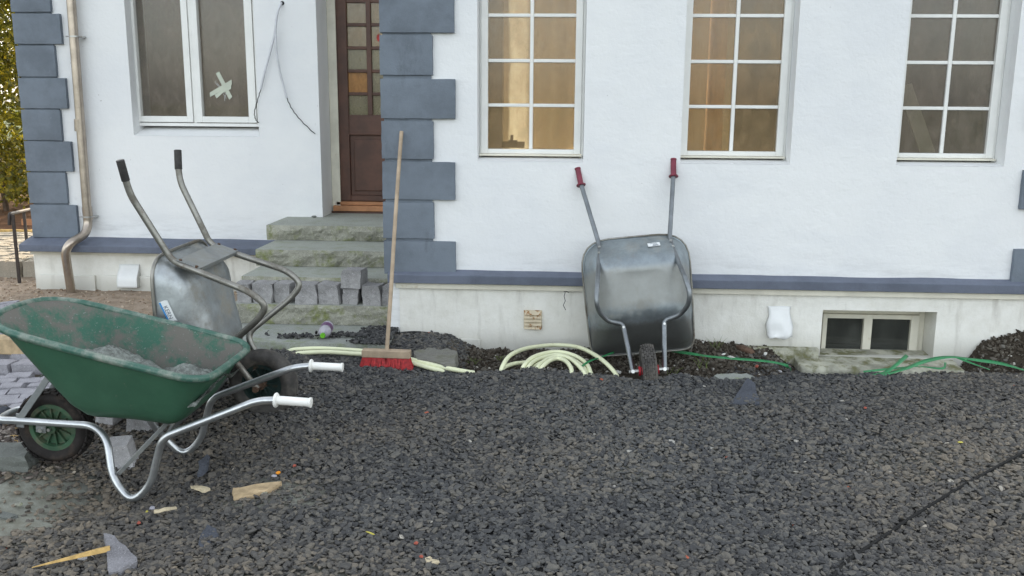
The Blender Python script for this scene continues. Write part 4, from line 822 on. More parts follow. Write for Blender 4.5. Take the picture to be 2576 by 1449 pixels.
# sticker scraps of the maker on the side wall
def sticker(parent, pc, u, v, w_, h_, lines, name='sticker', col='paper', shape=None):
    n = u.cross(v).normalized(); b = MB(); P = [pc+u*(a*w_/2)+v*(c*h_/2) for a, c in (shape or ((-1,-1),(1,-1),(1,1),(-1,1)))]
    b.add(P+[p+n*.0006 for p in P], [tuple(range(len(P)))[::-1], tuple(range(len(P), 2*len(P)))]+[(i, (i+1)%len(P), len(P)+(i+1)%len(P), len(P)+i) for i in range(len(P))]); s_ = b.build(name, MT[col], parent); return s_, n
def text_on(parent, s, pc, u, v, size, m, name='print', off=.0012):
    cu = bpy.data.curves.new(name, 'FONT'); cu.body = s; cu.size = size; cu.align_x = 'CENTER'; cu.align_y = 'CENTER'; cu.extrude = .0002; o = bpy.data.objects.new(name, cu); link(o)
    n = u.cross(v).normalized(); M_ = Matrix.Identity(4)
    for i in range(3): M_[i][0], M_[i][1], M_[i][2], M_[i][3] = u[i], v[i], n[i], (pc+n*off)[i]
    dg = bpy.context.evaluated_depsgraph_get(); me = bpy.data.meshes.new_from_object(o.evaluated_get(dg)); bpy.data.objects.remove(o); me.transform(M_); me.materials.clear(); me.materials.append(m)
    q = bpy.data.objects.new(name, me); link(q); q.parent = parent; return q
OMi = OM.inverted()
def hit(mw, parent, px, py):                       # where the photo's ray meets a part already built (in the thing's frame)
    bpy.context.view_layer.update(); dg = bpy.context.evaluated_depsgraph_get(); inv = mw.inverted(); o_, d_ = inv@CAM, (inv.to_3x3()@ray(px, py)).normalized()
    ok, loc, nr, _ = parent.evaluated_get(dg).ray_cast(o_, d_); return (loc, nr if nr.dot(d_) < 0 else -nr) if ok else (None, None)
otray = [c for c in ob.children if c.name.startswith('tray')][0]
def frame_at(mw, tr, c0, cu, cv):
    a, n = hit(mw, tr, *c0); b_, _ = hit(mw, tr, *cu); c_, _ = hit(mw, tr, *cv)
    if a is None or b_ is None or c_ is None: return None
    u = (b_-a); u = (u-n*u.dot(n)).normalized(); v = n.cross(u).normalized(); return a+n*.006, u, v
fr_ = frame_at(OM, otray, (424,785), (429,795), (431,780))
if fr_:
    a, u, v = fr_; shp = ((-1,-1),(.9,-.95),(1,.2),(.75,.35),(.9,1),(.55,.85),(-.9,1),(-1,.4))
    s_, n = sticker(otray, a, u, v, .125, .042, None, 'sticker', 'paper', shp); s_['label'] = 'torn white and blue sticker'
    sticker(s_, a-v*.017+n*.001, u, v, .12, .008, None, 'blue_border', 'blue_ink')
    text_on(s_, 'AMEISE', a-v*.002-u*.002, u, v, .026, MT['blue_ink'], off=.0015) if 0 else text_on(s_, 'KERN', a-v*.002, u, v, .028, MT['paper_ink'], off=.0016)

# --- newer galvanised barrow with red grips, leaning against the right wing
NM = rotm([[-.1,.994,.034],[.318,.001,.946],[.943,.106,-.318]], (.514, 5.235, -.03))
nb = thing('wheelbarrow', None, 'galvanised wheelbarrow with dark red grips leaning upright against the white wall', 'wheelbarrow', 'wheelbarrows parked in front of the house', NM)
side = [(.0,.093,.0),(.29,.123,.062),(.312,.214,.012),(.36,.262,-.055),(.42,.274,-.098),(.51,.260,-.085),(.80,.217,.195),(1.26,.300,.345),(1.345,.309,.358)]
for s in (-1, 1):
    P = [Vector((p[0], p[1]*s, p[2])) for p in side]; b = MB(); b.tube(fillet(P, [0,.03,.03,.05,.05,.05,.05,.03,0], 6), .0145, 14); b.build('frame_tube', MT['tube_new'], nb, smooth=True)
    grip(nb, P[-2]-(P[-1]-P[-2]).normalized()*.03, P[-1]+(P[-1]-P[-2]).normalized()*.01, MT['grip_red'], .018)
    d = (P[6]-P[5]).normalized(); nrm = Vector((d.z, 0, -d.x))
    for t in (.06, .12): bolt(nb, P[6]-d*(t-.03)+nrm*.013, nrm, MT['bolt'], .009, .007)
    bolt(nb, Vector((.27, .122*s, .045)), Vector((0, 0, -1)), MT['bolt'], .008, .009); bolt(nb, Vector((0, .093*s, -.008)), Vector((0, 0, -1)), MT['bolt'], .012, .014); bolt(nb, Vector((0, .105*s, 0)), (0, s, 0), MT['bolt'], .009, .012)
    b = MB(); b.tube([(0, .058*s, 0), (0, .098*s, 0)], .013, 12); b.build('axle_sleeve', MT['bolt'], nb, smooth=True); b = MB(); b.tube([(0, .047*s, 0), (0, .060*s, 0)], .028, 14); b.build('hub_cap', MT['rim_red'], nb, smooth=True)
wheel(nb, (0, 0, 0), .155, .088, .09, MT['tyre_dusty'], MT['rim_red'], (26, 6), 8)
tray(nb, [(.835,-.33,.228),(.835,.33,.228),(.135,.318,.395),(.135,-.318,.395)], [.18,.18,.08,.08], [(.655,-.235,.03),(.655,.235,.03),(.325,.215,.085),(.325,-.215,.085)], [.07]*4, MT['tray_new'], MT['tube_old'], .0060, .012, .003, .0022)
ntray = [c for c in nb.children if c.name.startswith('tray')][0]
fr_ = frame_at(NM, ntray, (1645,617), (1655,616), (1645,610))
if fr_:
    a, u, v = fr_; s_, n = sticker(ntray, a, u, v, .075, .038, None); s_['label'] = 'white label with a bar code'
    text_on(s_, 'TRAKKE', a+v*.010, u, v, .011, MT['paper_ink']) if 0 else None
    text_on(s_, 'FISKARS', a+v*.011-u*.002, u, v, .0115, MT['paper_ink']); b = MB(); x = -.008
    text_on(s_, '1036684', a+v*.001+u*.008, u, v, .008, MT['paper_ink'])
    for k in range(12): wbar = .0006+.0010*(k*7%3); b.obox(a+u*(x+wbar/2)-v*.010+n*.0012, u, v, n, wbar/2, .006, .0002); x += wbar+.0013
    b.build('bar_code', MT['paper_ink'], s_)

# ================================================================== BROOM
bt = onY(1010,331,YF-.05); bb_ = onY(973,884,5.27); gr0 = gz(bb_.x, bb_.y)
br = thing('push_broom', (bb_.x, bb_.y, gr0), 'wooden push broom with red bristles leaning against the grey blue corner stones', 'broom'); BO = Vector((bb_.x, bb_.y, gr0))
path = smooth_path([bb_-BO, onY(983,740,5.44)-BO, onY(992,590,5.63)-BO, onY(1002,440,5.82)-BO, bt-BO], 8)
b = MB(); b.tube(path, .0125, 14); b.build('handle', MT['handle_wood'], br, smooth=True)
L0, L1 = onY(912,887,5.27), onY(1033,891,5.27); b = MB(); u = (L1-L0).normalized(); c = (L0+L1)/2-BO; hz_ = .022
b.obox(c, u, Vector((0, 1, 0)), u.cross(Vector((0, 1, 0))).normalized(), (L1-L0).length/2, .03, hz_); b.build('head', MT['handle_wood'], br, bevel=.004)
b = MB(); rr = random.Random(3); nB = 46
for row in range(5):
    for k in range(nB):
        t = (k+.5+rr.uniform(-.2, .2))/nB*2-1
        if abs(t) < .035: continue
        p = c+u*(t*(L1-L0).length/2*.97)+Vector((0, (row-2)*.011, -hz_*.9)); fl = .014*(1 if t > 0 else -1)*(abs(t)**2)+ (-.006 if 0 < t < .2 else .006 if -.2 < t < 0 else 0)
        for q in range(4): e = p+u*(fl*1.5+rr.uniform(-.006, .006))+Vector((0, (row-2)*.006+rr.uniform(-.006, .004)-.004, -.070-rr.uniform(0, .008))); b.tube([p+Vector((rr.uniform(-.003,.003), rr.uniform(-.003,.003), 0)), (p*.4+e*.6)+Vector((0,0,0)), e], [.0016, .0015, .0009], 3, False)
o = b.build('bristles', MT['bristle'], br)

# ================================================================== HOSES, STRAPS
def tube_thing(name, paths, r, m, label, cat, n=10, part=None, k=6):
    b = MB(); 
    for p in paths: b.tube(smooth_path(p, k), r, n)
    return tag(b.build(name, m, None, smooth=True), label, cat)
def G(x, y, dz=.0): # point on the terrain seen at that photo position
    p = onZ(x, y, -.07)
    for _ in range(12): p = onZ(x, y, gz(p.x, p.y)+dz)
    return p
hz2 = -.045
t1 = [onZ(722,885,-.075), onZ(745,879,-.05), onZ(800,876.5,-.035), onZ(860,879,-.035), onZ(915,883,-.03), onZ(980,892,-.03), onZ(1045,907,-.03), onZ(1100,921,-.035), onZ(1150,931,-.045), onZ(1192,938,-.075)]
t2 = [onZ(735,893,-.08), onZ(760,888,-.055), onZ(820,885.5,-.037), onZ(880,889,-.035), onZ(925,892,-.033), onZ(990,900,-.035), onZ(1045,915,-.04), onZ(1100,930,-.05), onZ(1150,938,-.075)]
tube_thing('hose', [t1], .014, MT['hose'], 'pale green hose passing just behind the broom, farther of the two', 'hose')
tube_thing('hose', [t2], .014, MT['hose'], 'pale green hose passing just behind the broom, nearer of the two', 'hose')
def arc(pts): return [onY(x, y, Y) for x, y, Y in pts]
coil = [arc([(1259,945,5.27),(1264,922,5.3),(1285,893,5.45),(1330,875,5.7),(1400,868,5.83),(1460,875,5.72),(1510,902,5.45),(1545,935,5.25),(1556,960,5.12)]),
        arc([(1254,946,5.28),(1266,926,5.33),(1290,916,5.42),(1322,912,5.5)]),
        arc([(1314,945,5.3),(1318,920,5.33),(1345,897,5.5),(1395,885,5.62),(1440,893,5.55),(1475,915,5.4),(1490,950,5.2)]),
        arc([(1326,945,5.3),(1330,922,5.33),(1355,903,5.5),(1400,893,5.58),(1435,902,5.5),(1468,925,5.35),(1478,955,5.18)]),
        arc([(1349,948,5.28),(1352,926,5.32),(1375,905,5.45),(1410,896,5.52),(1440,906,5.42),(1468,935,5.25),(1474,958,5.17)]),
        arc([(1358,948,5.26),(1363,925,5.31),(1385,906,5.42),(1405,902,5.47),(1425,910,5.4),(1437,928,5.28),(1438,948,5.2)]),
        arc([(1330,940,5.34),(1348,920,5.42),(1380,905,5.52)])]
tube_thing('hose_coil', coil, .0135, MT['hose'], 'coil of pale green hose half buried between the chippings and the wall', 'hose')
def ribbon(name, pts, w, label, tw=0, parent=None):
    P = smooth_path(pts, 5); V = []; n = len(P)
    for i, p in enumerate(P):
        t = (P[min(i+1, n-1)]-P[max(i-1, 0)]).normalized(); sd_ = Vector((-.25, 1, .45)); sd_ = (sd_-t*sd_.dot(t)).normalized(); q = sd_*math.cos(tw*math.sin(i*.5))+t.cross(sd_)*math.sin(tw*math.sin(i*.5)); V += [p-q*w/2, p+q*w/2]
    F_ = [(2*i, 2*i+1, 2*i+3, 2*i+2) for i in range(n-1)]; o = mesh_obj(name, V, F_, MT['strap'], None, True); md = o.modifiers.new('solid', 'SOLIDIFY'); md.thickness = .0008; return tag(o, label, 'strap', 'green packing straps along the wall')
ribbon('packing_strap', [onY(1690,882,5.75), onY(1740,890,5.65), onY(1790,897,5.6), onY(1860,903,5.55), onY(1930,909,5.5), onY(1975,918,5.45), onY(1990,930,5.38)], .021, 'long flat green strap running from the leaning wheelbarrow to the concrete lip', .1)
ribbon('packing_strap', [onY(1456,928,5.3), onY(1480,910,5.38), onY(1510,899,5.46), onY(1545,886,5.58)], .013, 'short green strap lying over the hose coil', .5)
ribbon('packing_strap', [onY(2160,948,5.32), onY(2210,944,5.33), onY(2270,930,5.4), onY(2330,908,5.5), onY(2390,898,5.55), onY(2450,905,5.52), onY(2520,915,5.5), onY(2590,935,5.45)], .026, 'long green strap arching over the concrete lip to the right edge', .25)
ribbon('packing_strap', [onY(2190,946,5.32), onY(2225,938,5.36), onY(2252,920,5.42), onY(2282,894,5.55)], .024, 'green strap end sticking up in front of the cellar window', .1)
ribbon('packing_strap', [onY(2172,935,5.36), onY(2240,928,5.42), onY(2310,922,5.46), onY(2370,927,5.42), (onY(2378,912,5.5))], .014, 'thin green strap looped low against the concrete lip', .4)
ribbon('packing_strap', [onY(2400,897,5.56), onY(2440,912,5.5), onY(2490,930,5.44)], .014, 'narrow green strap hanging off the right end of the concrete lip', .3)

# cables coming out of the wall
def cable(pa, pbk, label):
    o = bpy.data.objects.new('wall_cable', None); link(o); o.location = onY(709,8,YL); b = MB(); b.tube([v-o.location for v in smooth_path([onY(*p[:2], YL-p[2]) for p in pa], 8)], .0092, 10); b.build('conduit', MT['cable_grey'], o, smooth=True)
    b = MB(); q = smooth_path([onY(*p[:2], YL-p[2]) for p in pbk], 10); q = [v+Vector((math.sin(i*1.3)*.0025, 0, math.cos(i*1.3)*.0025)) for i, v in enumerate(q)]; b.tube([v-o.location for v in q], .0036, 6); b.build('wires', MT['black'], o, smooth=True); tag(o, label, 'cable', 'cables hanging from the wall')
cable([(710,6,-.01),(704,14,.03),(697,40,.05),(692,80,.05),(680,130,.04),(665,185,.03),(656,225,.03)], [(656,225,.03),(648,252,.02),(640,282,.02),(643,300,.02),(650,309,.03)], 'grey cable with twisted black wires, the left of the two, ending at the casement')
cable([(710,8,-.01),(702,20,.035),(694,60,.06),(695,120,.06),(704,180,.05),(713,215,.04),(721,246,.03)], [(721,246,.03),(735,275,.02),(757,303,.02),(792,337,.02)], 'grey cable with a black end, the right of the two, reaching towards the door recess')
b = MB(); c = onY(710,8,YL-.002); b.lathe([(.001,-.004),(.016,-.004),(.018,.004)], 12, 'Y', c); hb(b, 'cable_hole', MT['black'])
# tape cross on the casement
def tape():
    Y = LG-.006; p = lambda x, y: Vector(onY(780/1.59+x/1449*180*.6289-.0+ (0), 240*.6289+y/1449*180*.6289, Y))
    f = lambda x, y: onY(780*.6289+x*.07812, 240*.6289+y*.07812, Y); o = thing('tape_cross', f(900, 850), 'crossed strips of pale masking tape on the right casement pane', 'tape'); O = f(900, 850)
    def strip(pts, dy):
        V = [f(*q)-O+Vector((0, -dy, 0)) for q in pts]; n = len(V); V += [v+Vector((0, .0008, 0)) for v in V]; F_ = [tuple(range(n)), tuple(range(n, 2*n))[::-1]]+[(i, n+i, n+(i+1)%n, (i+1)%n) for i in range(n)]; mesh_obj('tape_strip', V, F_, MT['tape'], o)
    strip([(670,430),(780,368),(1200,1180),(1105,1285)], .0010); strip([(475,1050),(1180,630),(1188,790),(900,960),(640,1110),(490,1190)], .0022); strip([(640,1120),(1170,800),(1165,930),(900,1060),(700,1240)], .0034)
    for pl_ in ([(690,660),(640,705),(680,760),(780,860)], [(700,730),(800,850)], [(910,1080),(950,1150),(965,1320)], [(950,1050),(1010,1100),(975,1130),(1005,1250)]):
        b = MB(); b.tube([f(*q)-O+Vector((0,-.003,0)) for q in pl_], .0014, 5); b.build('string', MT['paper'], o)
tape()
# orange decal in the door pane: a torn red flower sticker
p = onY(952,95,DY+.02); b = MB(); V = []
for k in range(22): a_ = 2*math.pi*k/22; r_ = .030*(1 if k%2 else .62)*(1+.3*noise.noise(Vector((k*.7,0,0)))); V.append(Vector((p.x+r_*.7*math.cos(a_), p.y, p.z+r_*1.25*math.sin(a_))))
n_ = len(V); b.add(V+[v+Vector((0,-.0006,0)) for v in V], [tuple(range(n_)), tuple(range(n_, 2*n_))[::-1]]+[(i, n_+i, n_+(i+1)%n_, (i+1)%n_) for i in range(n_)]); tag(b.build('red_sticker', mat_rough('faded_red', (.45,.06,.05), .3, 30)), 'frayed red sticker on a pane of the front door', 'sticker')
# a plank and a tool inside, behind the panes
b = MB(); q0, q1 = onY(2345,420,6.8), onY(2275,215,6.95); d = (q1-q0).normalized(); b.obox((q0+q1)/2, d, Vector((0,1,0)), d.cross(Vector((0,1,0))).normalized(), (q1-q0).length/2, .012, .05); tag(b.build('leaning_plank', MT['inner_pale']), 'pale plank leaning indoors behind the rightmost window', 'plank')
b = MB(); p = onY(1290,360,6.32); b.tube([p+Vector((-.075,0,-.01)), p+Vector((.08,.01,-.012))], .022, 10); b.tube([p+Vector((-.01,0,0)), p+Vector((-.005,0,.055))], .010, 8); b.box(p.x-.03, p.x+.03, p.y-.02, p.y+.02, p.z-.03, p.z+.02); tag(b.build('dark_tool', MT['rust_bolt']), 'dark tool lying indoors at the foot of the left tall window', 'tool')
tagp = onZ(705,545,LZ[0]) if 0 else None
rock('pebble', onY(790,545,YL-.05), (.045,.03,.02), MT['greenstone'], 0, 9); tag(bpy.data.objects['pebble'], 'small dark pebble on the top step by the wall', 'pebble')

# ================================================================== BOTTLE
c0 = onZ(812,846,.025); c1 = onZ(830,808,.045); d = (c1-c0); d.z = .006; d.normalize(); L = .235
BM_ = Matrix.Translation(c0+Vector((0,0,.006))) @ d.to_track_quat('Z', 'Y').to_matrix().to_4x4()
bo = thing('plastic_bottle', None, 'empty clear plastic bottle with green cap lying on the slab under the steps', 'bottle', None, BM_)
b = MB(); b.lathe([(.013,.0),(.013,.018),(.019,.03),(.034,.06),(.041,.09),(.042,.105),(.040,.115),(.040,.19),(.042,.20),(.042,.225),(.036,.24),(.02,.243),(.001,.238)], 24, 'Z'); b.build('bottle_body', MT['bottle'], bo, smooth=True)
b = MB(); b.lathe([(.001,-.012),(.016,-.012),(.0168,.0),(.0168,.008),(.0135,.009)], 20, 'Z'); b.build('cap', MT['cap_green'], bo, smooth=True)
for nm, mm, a0, a1 in (('bottle_label', 'purple', .3, 4.1), ('bottle_label', 'orange_label', 4.1, 6.4)):
    V = []; n_ = 18
    for k in range(n_+1): a_ = a0+(a1-a0)*k/n_; V += [(.0412*math.cos(a_), .0412*math.sin(a_), .118), (.0412*math.cos(a_), .0412*math.sin(a_), .188)]
    mesh_obj(nm, V, [(2*i, 2*i+2, 2*i+3, 2*i+1) for i in range(n_)], MT[mm], bo, True)

# ================================================================== LOOSE STONES, WOOD AND SCRAPS ON THE YARD
def stone(px, py, size, m, label, seed, rot=0, cat='stone', flat=True, jag=.16, name='stone', dz=.0, tilt=(0,0), group=None):
    p = G(px, py); o = rock(name, (p.x, p.y, p.z+size[2]*.30+dz), size, MT[m], rot, seed, flat=flat, jag=jag, tilt=tilt); tag(o, label, cat, group); return o
o = link(bpy.data.objects.new('sett', sett_mesh('sett', .10, .11, .15, 91, MT['sett_pale'], .004))); p = G(304,1180); o.location = (p.x, p.y+.05, p.z-.02); o.rotation_euler = (.12, -.1, .2); tag(o, 'pale granite sett on end behind the front leg of the green barrow', 'paving stone')
o = link(bpy.data.objects.new('sett', sett_mesh('sett', .15, .11, .11, 92, MT['sett_pale'], .006))); p = G(345,1090); o.location = (p.x, p.y+.06, p.z-.02); o.rotation_euler = (0, .1, .3); tag(o, 'pale granite sett lying under the rear end of the green tray', 'paving stone')
o = link(bpy.data.objects.new('sett', sett_mesh('sett', .10, .09, .10, 93, MT['sett_pale'], .006))); p = G(264,1075); o.location = (p.x, p.y+.06, p.z+.0); o.rotation_euler = (.1, .1, -.2); tag(o, 'small pale sett peeping out between tyre and tray of the green barrow', 'paving stone')
stone(22,1172,(.24,.20,.10),'greenstone','large dusty flat stone at the left edge below the green barrow',3,.2)
stone(5,1300,(.13,.04,.015),'greenstone','thin dull shard at the left edge',4,-.3)
stone(12,1070,(.10,.16,.13),'slate','dark round lump at the left edge behind the tube of the green barrow',5,0,flat=False)
def prism(name, px, Z, th, m, label, cat='stone', tilt=.0, parent=None):
    P = [onZ(x, y, Z) for x, y in px]; c = sum(P, Vector())/len(P); b = MB(); n_ = len(P); top = [p-c+Vector((0, 0, th*.5-.004+tilt*(p.y-c.y))) for p in P]; bot = [(p-c)*1.02+Vector((0, 0, -th)) for p in P]
    b.add(top+bot, [tuple(range(n_)), tuple(range(n_, 2*n_))[::-1]]+[(i, n_+i, n_+(i+1)%n_, (i+1)%n_) for i in range(n_)]); o = b.build(name, m, None); bm = bmesh.new(); bm.from_mesh(o.data); bmesh.ops.triangulate(bm, faces=[f for f in bm.faces if len(f.verts) > 4]); bmesh.ops.subdivide_edges(bm, edges=bm.edges, cuts=3, use_grid_fill=True)
    for v in bm.verts: q = v.co+c; v.co += noise.noise_vector(q*22)*.008+noise.noise_vector(q*75)*.003
    bm.to_mesh(o.data); bm.free(); o.location = c; return tag(o, label, cat)
zg = gz(onZ(300,1400,-.15).x, onZ(300,1400,-.15).y)+.022
prism('stone', [(265,1364),(290,1368),(347,1412),(345,1420),(300,1440),(276,1443),(270,1400)], zg, .045, MT['chunk'], 'grey triangular granite chunk lying on the tip of the yellow stake', tilt=.12)
b = MB(); p0, p1 = onZ(80,1428,zg+.004), onZ(268,1384,zg+.016); d = (p1-p0).normalized(); w_ = Vector((-d.y, d.x, 0)); S = []
for t in (0,.15,.35,.6,.85,1.05): q = p0+(p1-p0)*t; h = .003+.0135*min(1, t*1.15); S.append([q-w_*h*1.0-p0, q-w_*h*.3+Vector((0,0,h*.8))-p0, q+w_*h*.8+Vector((0,0,h*.6))-p0, q+w_*h*.5-Vector((0,0,h*.4))-p0])
b.loft(S, True, True); o = b.build('wooden_stake', MT['wood_yellow'], None, bevel=.001); o.location = p0; tag(o, 'pointed yellow splinter of wood beside the triangular stone, bottom left', 'wood')
stone(216,1412,(.055,.045,.03),'sett_pale','small pale pinkish stone below the yellow stake',8,.4,flat=False)
zg = gz(onZ(640,1240,-.15).x, onZ(640,1240,-.15).y)+.02
prism('wood_offcut', [(586,1233),(612,1228),(708,1217),(704,1222),(668,1240),(587,1246)], zg, .022, MT['wood'], 'pale split wood offcut right of the green barrow', 'wood', .1)
prism('wood_chip', [(480,1223),(500,1220),(526,1228),(515,1232),(490,1229)], zg-.006, .01, MT['wood_pale'], 'small flat wood chip right of the front leg of the green barrow', 'wood')
prism('wood_chip', [(386,1282),(443,1272),(444,1276),(388,1286)], zg-.006, .006, MT['wood_pale'], 'thin pale sliver of wood below the green barrow', 'wood')
prism('wood_chip', [(1066,1406),(1080,1403),(1104,1409),(1108,1415),(1090,1419),(1068,1414)], gz(-.3,2.8)+.018, .012, MT['wood_pale'], 'cream coloured wood chip near the bottom edge', 'wood')
prism('slate_shard', [(520,1328),(545,1335),(548,1352),(520,1372),(498,1380),(503,1356)], zg-.004, .018, MT['slate'], 'bluish slate shard on the chippings below the wood offcut', tilt=.1)
prism('slate_shard', [(500,1165),(520,1150),(527,1156),(520,1180),(498,1190)], zg-.008, .02, MT['slate'], 'dark grey stone flake between barrow leg and wood offcut', tilt=.1)
zr_ = gz(*onZ(1880,990,-.1).xy)+.02
prism('slate_shard', [(1835,1012),(1862,985),(1880,966),(1900,975),(1912,1012)], zr_-.004, .03, MT['slate'], 'large dark triangular slate flake right of the leaning wheelbarrow', tilt=.12)
p = onY(1095,900,5.42)
prism('concrete_slab', [(1040,892),(1055,884),(1066,886),(1080,879),(1097,882),(1106,885),(1128,881),(1150,888),(1152,898),(1143,912),(1146,928),(1120,930),(1098,924),(1050,915)], -.045, .05, MT['slab_rough'], 'broken grey slab lying beside the broom head', tilt=-.05)
prism('concrete_slab', [(1795,950),(1815,944),(1880,944),(1900,952),(1880,960),(1815,958)], -.10, .03, MT['slab'], 'low flat grey slab in the soil right of the leaning wheelbarrow')
stone(1875,885,(.12,.05,.05),'rust_bolt','dark rotten root stump by the footing',21,-.45,'root',flat=False,name='root_stump',tilt=(0,.25))
stone(1843,875,(.10,.07,.06),'rust_bolt','clump of dark earth at the foot of the plinth right of the leaning barrow',22,0,'clod',flat=False,name='clod') if 0 else None
SCR = .85
for px, py, mm, lab, cat, sz, nm in ((700,1199,'orange','bright orange scrap above the wood offcut','scrap',(.025,.018,.012),'scrap'),(690,1207,'bottle','clear crumpled plastic scrap beside the orange one','scrap',(.025,.02,.012),'scrap'),
    (370,1296,'leaf_yellow','small yellow leaf below the front leg of the green barrow','leaf',(.010,.028,.004),'leaf'),(384,1288,'bottle','clear plastic scrap beside the thin wood sliver','scrap',(.022,.03,.012),'scrap'),
    (350,1326,'brick','red brick crumb left of the slate shard','brick crumb',(.022,.016,.012),'brick_crumb'),(796,1114,'leaf_yellow','small yellow leaf right of the green barrow','leaf',(.03,.02,.004),'leaf'),(741,1181,'brick','orange red crumb above the orange scrap','brick crumb',(.018,.016,.012),'brick_crumb'),
    (1047,1377,'brick','orange red crumb above the cream wood chip','brick crumb',(.020,.016,.012),'brick_crumb'),(1060,1412,'brick','pink brick crumb touching the cream wood chip','brick crumb',(.016,.014,.012),'brick_crumb'),(2176,1034,'brick','bright orange crumb on the right half of the yard','brick crumb',(.016,.014,.012),'brick_crumb'),
    (932,1350,'leaf_yellow','curled yellow leaf near the bottom, left of middle','leaf',(.05,.012,.004),'leaf'),(666,1250,'leaf_yellow','tuft of moss under the wood offcut','moss',(.03,.02,.008),'moss'),(935,838,'leaf_yellow','yellow leaf on the black chips behind the broom','leaf',(.05,.03,.006),'leaf'),
    (1553,947,'foil','crumpled white scrap beside the end of the hose coil','scrap',(.05,.02,.03),'scrap'),(1925,898,'foil','white plaster crumb beside the concrete lip','plaster',(.03,.02,.022),'plaster_crumb'),(1838,905,'foil','white plaster splinter in the soil under the green strap','plaster',(.045,.014,.012),'plaster_crumb'),
    (1820,898,'foil','thin white splinter left of the other plaster splinter','plaster',(.03,.012,.012),'plaster_crumb'),(1768,868,'foil','white crumb on the soil right of the leaning barrow','plaster',(.022,.014,.014),'plaster_crumb'),(1962,943,'sett_pale','pale stone crumb in front of the concrete lip','stone',(.035,.02,.02),'stone'),
    (1903,930,'brick','orange brown stone crumb in front of the footing','stone',(.035,.02,.02),'stone'),(48,1279,'leaf_yellow','dark green moss tuft on the sandy patch, far left','moss',(.03,.03,.012),'moss'),(2415,1120,'leaf_yellow','dull yellow leaf on the right of the yard','leaf',(.03,.02,.006),'leaf')):
    p = G(px, py); o = rock(nm, (p.x, p.y, p.z+.014+sz[2]*.4), sz, MT[mm] if nm != 'moss' else MT['step'], random.random()*3, px, sub=2, jag=.25); tag(o, lab, cat)
# dark rope half sunk in the chippings
rp = [(2088,1470),(2108,1432),(2150,1398),(2210,1358),(2280,1310),(2340,1272),(2400,1235),(2470,1195),(2530,1162),(2600,1125)]
tube_thing('dark_cable', [[G(x, y, .014) for x, y in rp]], 0.0068, MT['black'], 'thin dark cable trailing across the chippings at bottom right', 'cable', 8)

# ================================================================== LEFT: PAVING, PLANK, RAILING, WALL OF SETTS, HEDGE
pv = thing('sett_paving', (-3.3, 5.0, -.12), 'grey granite sett paving with a raised course left of the steps', 'paving'); PO = Vector((-3.3, 5.0, -.12)); rr = random.Random(5)
protos = [sett_mesh('paver', .135, .10, .10, 200+k, MT['sett_paving'], .005) for k in range(8)]
ang = .32; ca_, sa_ = math.cos(ang), math.sin(ang); cnt = 0
def in_low(x, y): return -4.3 < x < -2.55 and 4.60+.1*math.sin(x*5) < y < 5.13
def in_up(x, y): return -4.6 < x < -2.6 and 5.34 < y < 6.0
def in_far(x, y): return -4.9 < x < -3.9 and 6.15 < y < 6.95+.1*math.sin(x*7)
for reg, z, lim in ((in_low, -.128, 130), (in_up, -.078, 110), (in_far, -.10, 56)):
    c_ = 0
    for j in range(-40, 40):
        for i in range(-40, 40):
            u_, v_ = (i+(.5 if j%2 else 0))*.142, j*.106; x, y = -3.3+u_*ca_-v_*sa_, 5.3+u_*sa_+v_*ca_
            if not reg(x, y) or c_ >= lim: continue
            c_ += 1; o = link(bpy.data.objects.new('paver', protos[rr.randrange(8)])); o.parent = pv; o.location = Vector((x+rr.uniform(-.006,.006), y+rr.uniform(-.006,.006), z-.085+rr.uniform(-.007,.008)))-PO; o.rotation_euler = (rr.uniform(-.05,.05), rr.uniform(-.05,.05), ang+rr.uniform(-.06,.06)+(math.pi if rr.random() < .5 else 0))
for k in range(12):                                # kerb stones of the raised course
    o = link(bpy.data.objects.new('kerb_stone', sett_mesh('kerb_stone', .205, .12, .14, 300+k, MT['sett_paving'], .006))); o.parent = pv; o.location = Vector((-4.75+k*.213, 5.25+.012*math.sin(k*2), -.215))-PO
b = MB(); P = [onZ(-60,838,.03), onZ(-60,872,.0), onZ(78,888,.0)]; y_ = onZ(0,889,-.02).y+.0
A0, A1 = onY(-40,868,5.72), onY(100,868,5.72); b.box(-4.4, -3.0, 5.36, 5.48, -.062, .038); o = b.build('timber', MT['wood'], None, bevel=.004); tag(o, 'squared raw timber lying on the paving behind the green barrow', 'timber')
# straw and scraps by the wheel
b = MB()
for k in range(26): q = Vector((rr.uniform(-3.1,-2.55), rr.uniform(3.95,4.25), 0)); q.z = gz(q.x, q.y)+.018+rr.uniform(0,.01); e = q+Vector((rr.uniform(-.12,.12), rr.uniform(-.04,.04), rr.uniform(-.006,.01))); b.tube([q, (q+e)/2+Vector((0,rr.uniform(-.01,.01),.005)), e], .0014, 4)
tag(b.build('straw', MT['wood_yellow']), 'dry straw strewn by the wheel of the green barrow', 'straw', None, 'stuff')
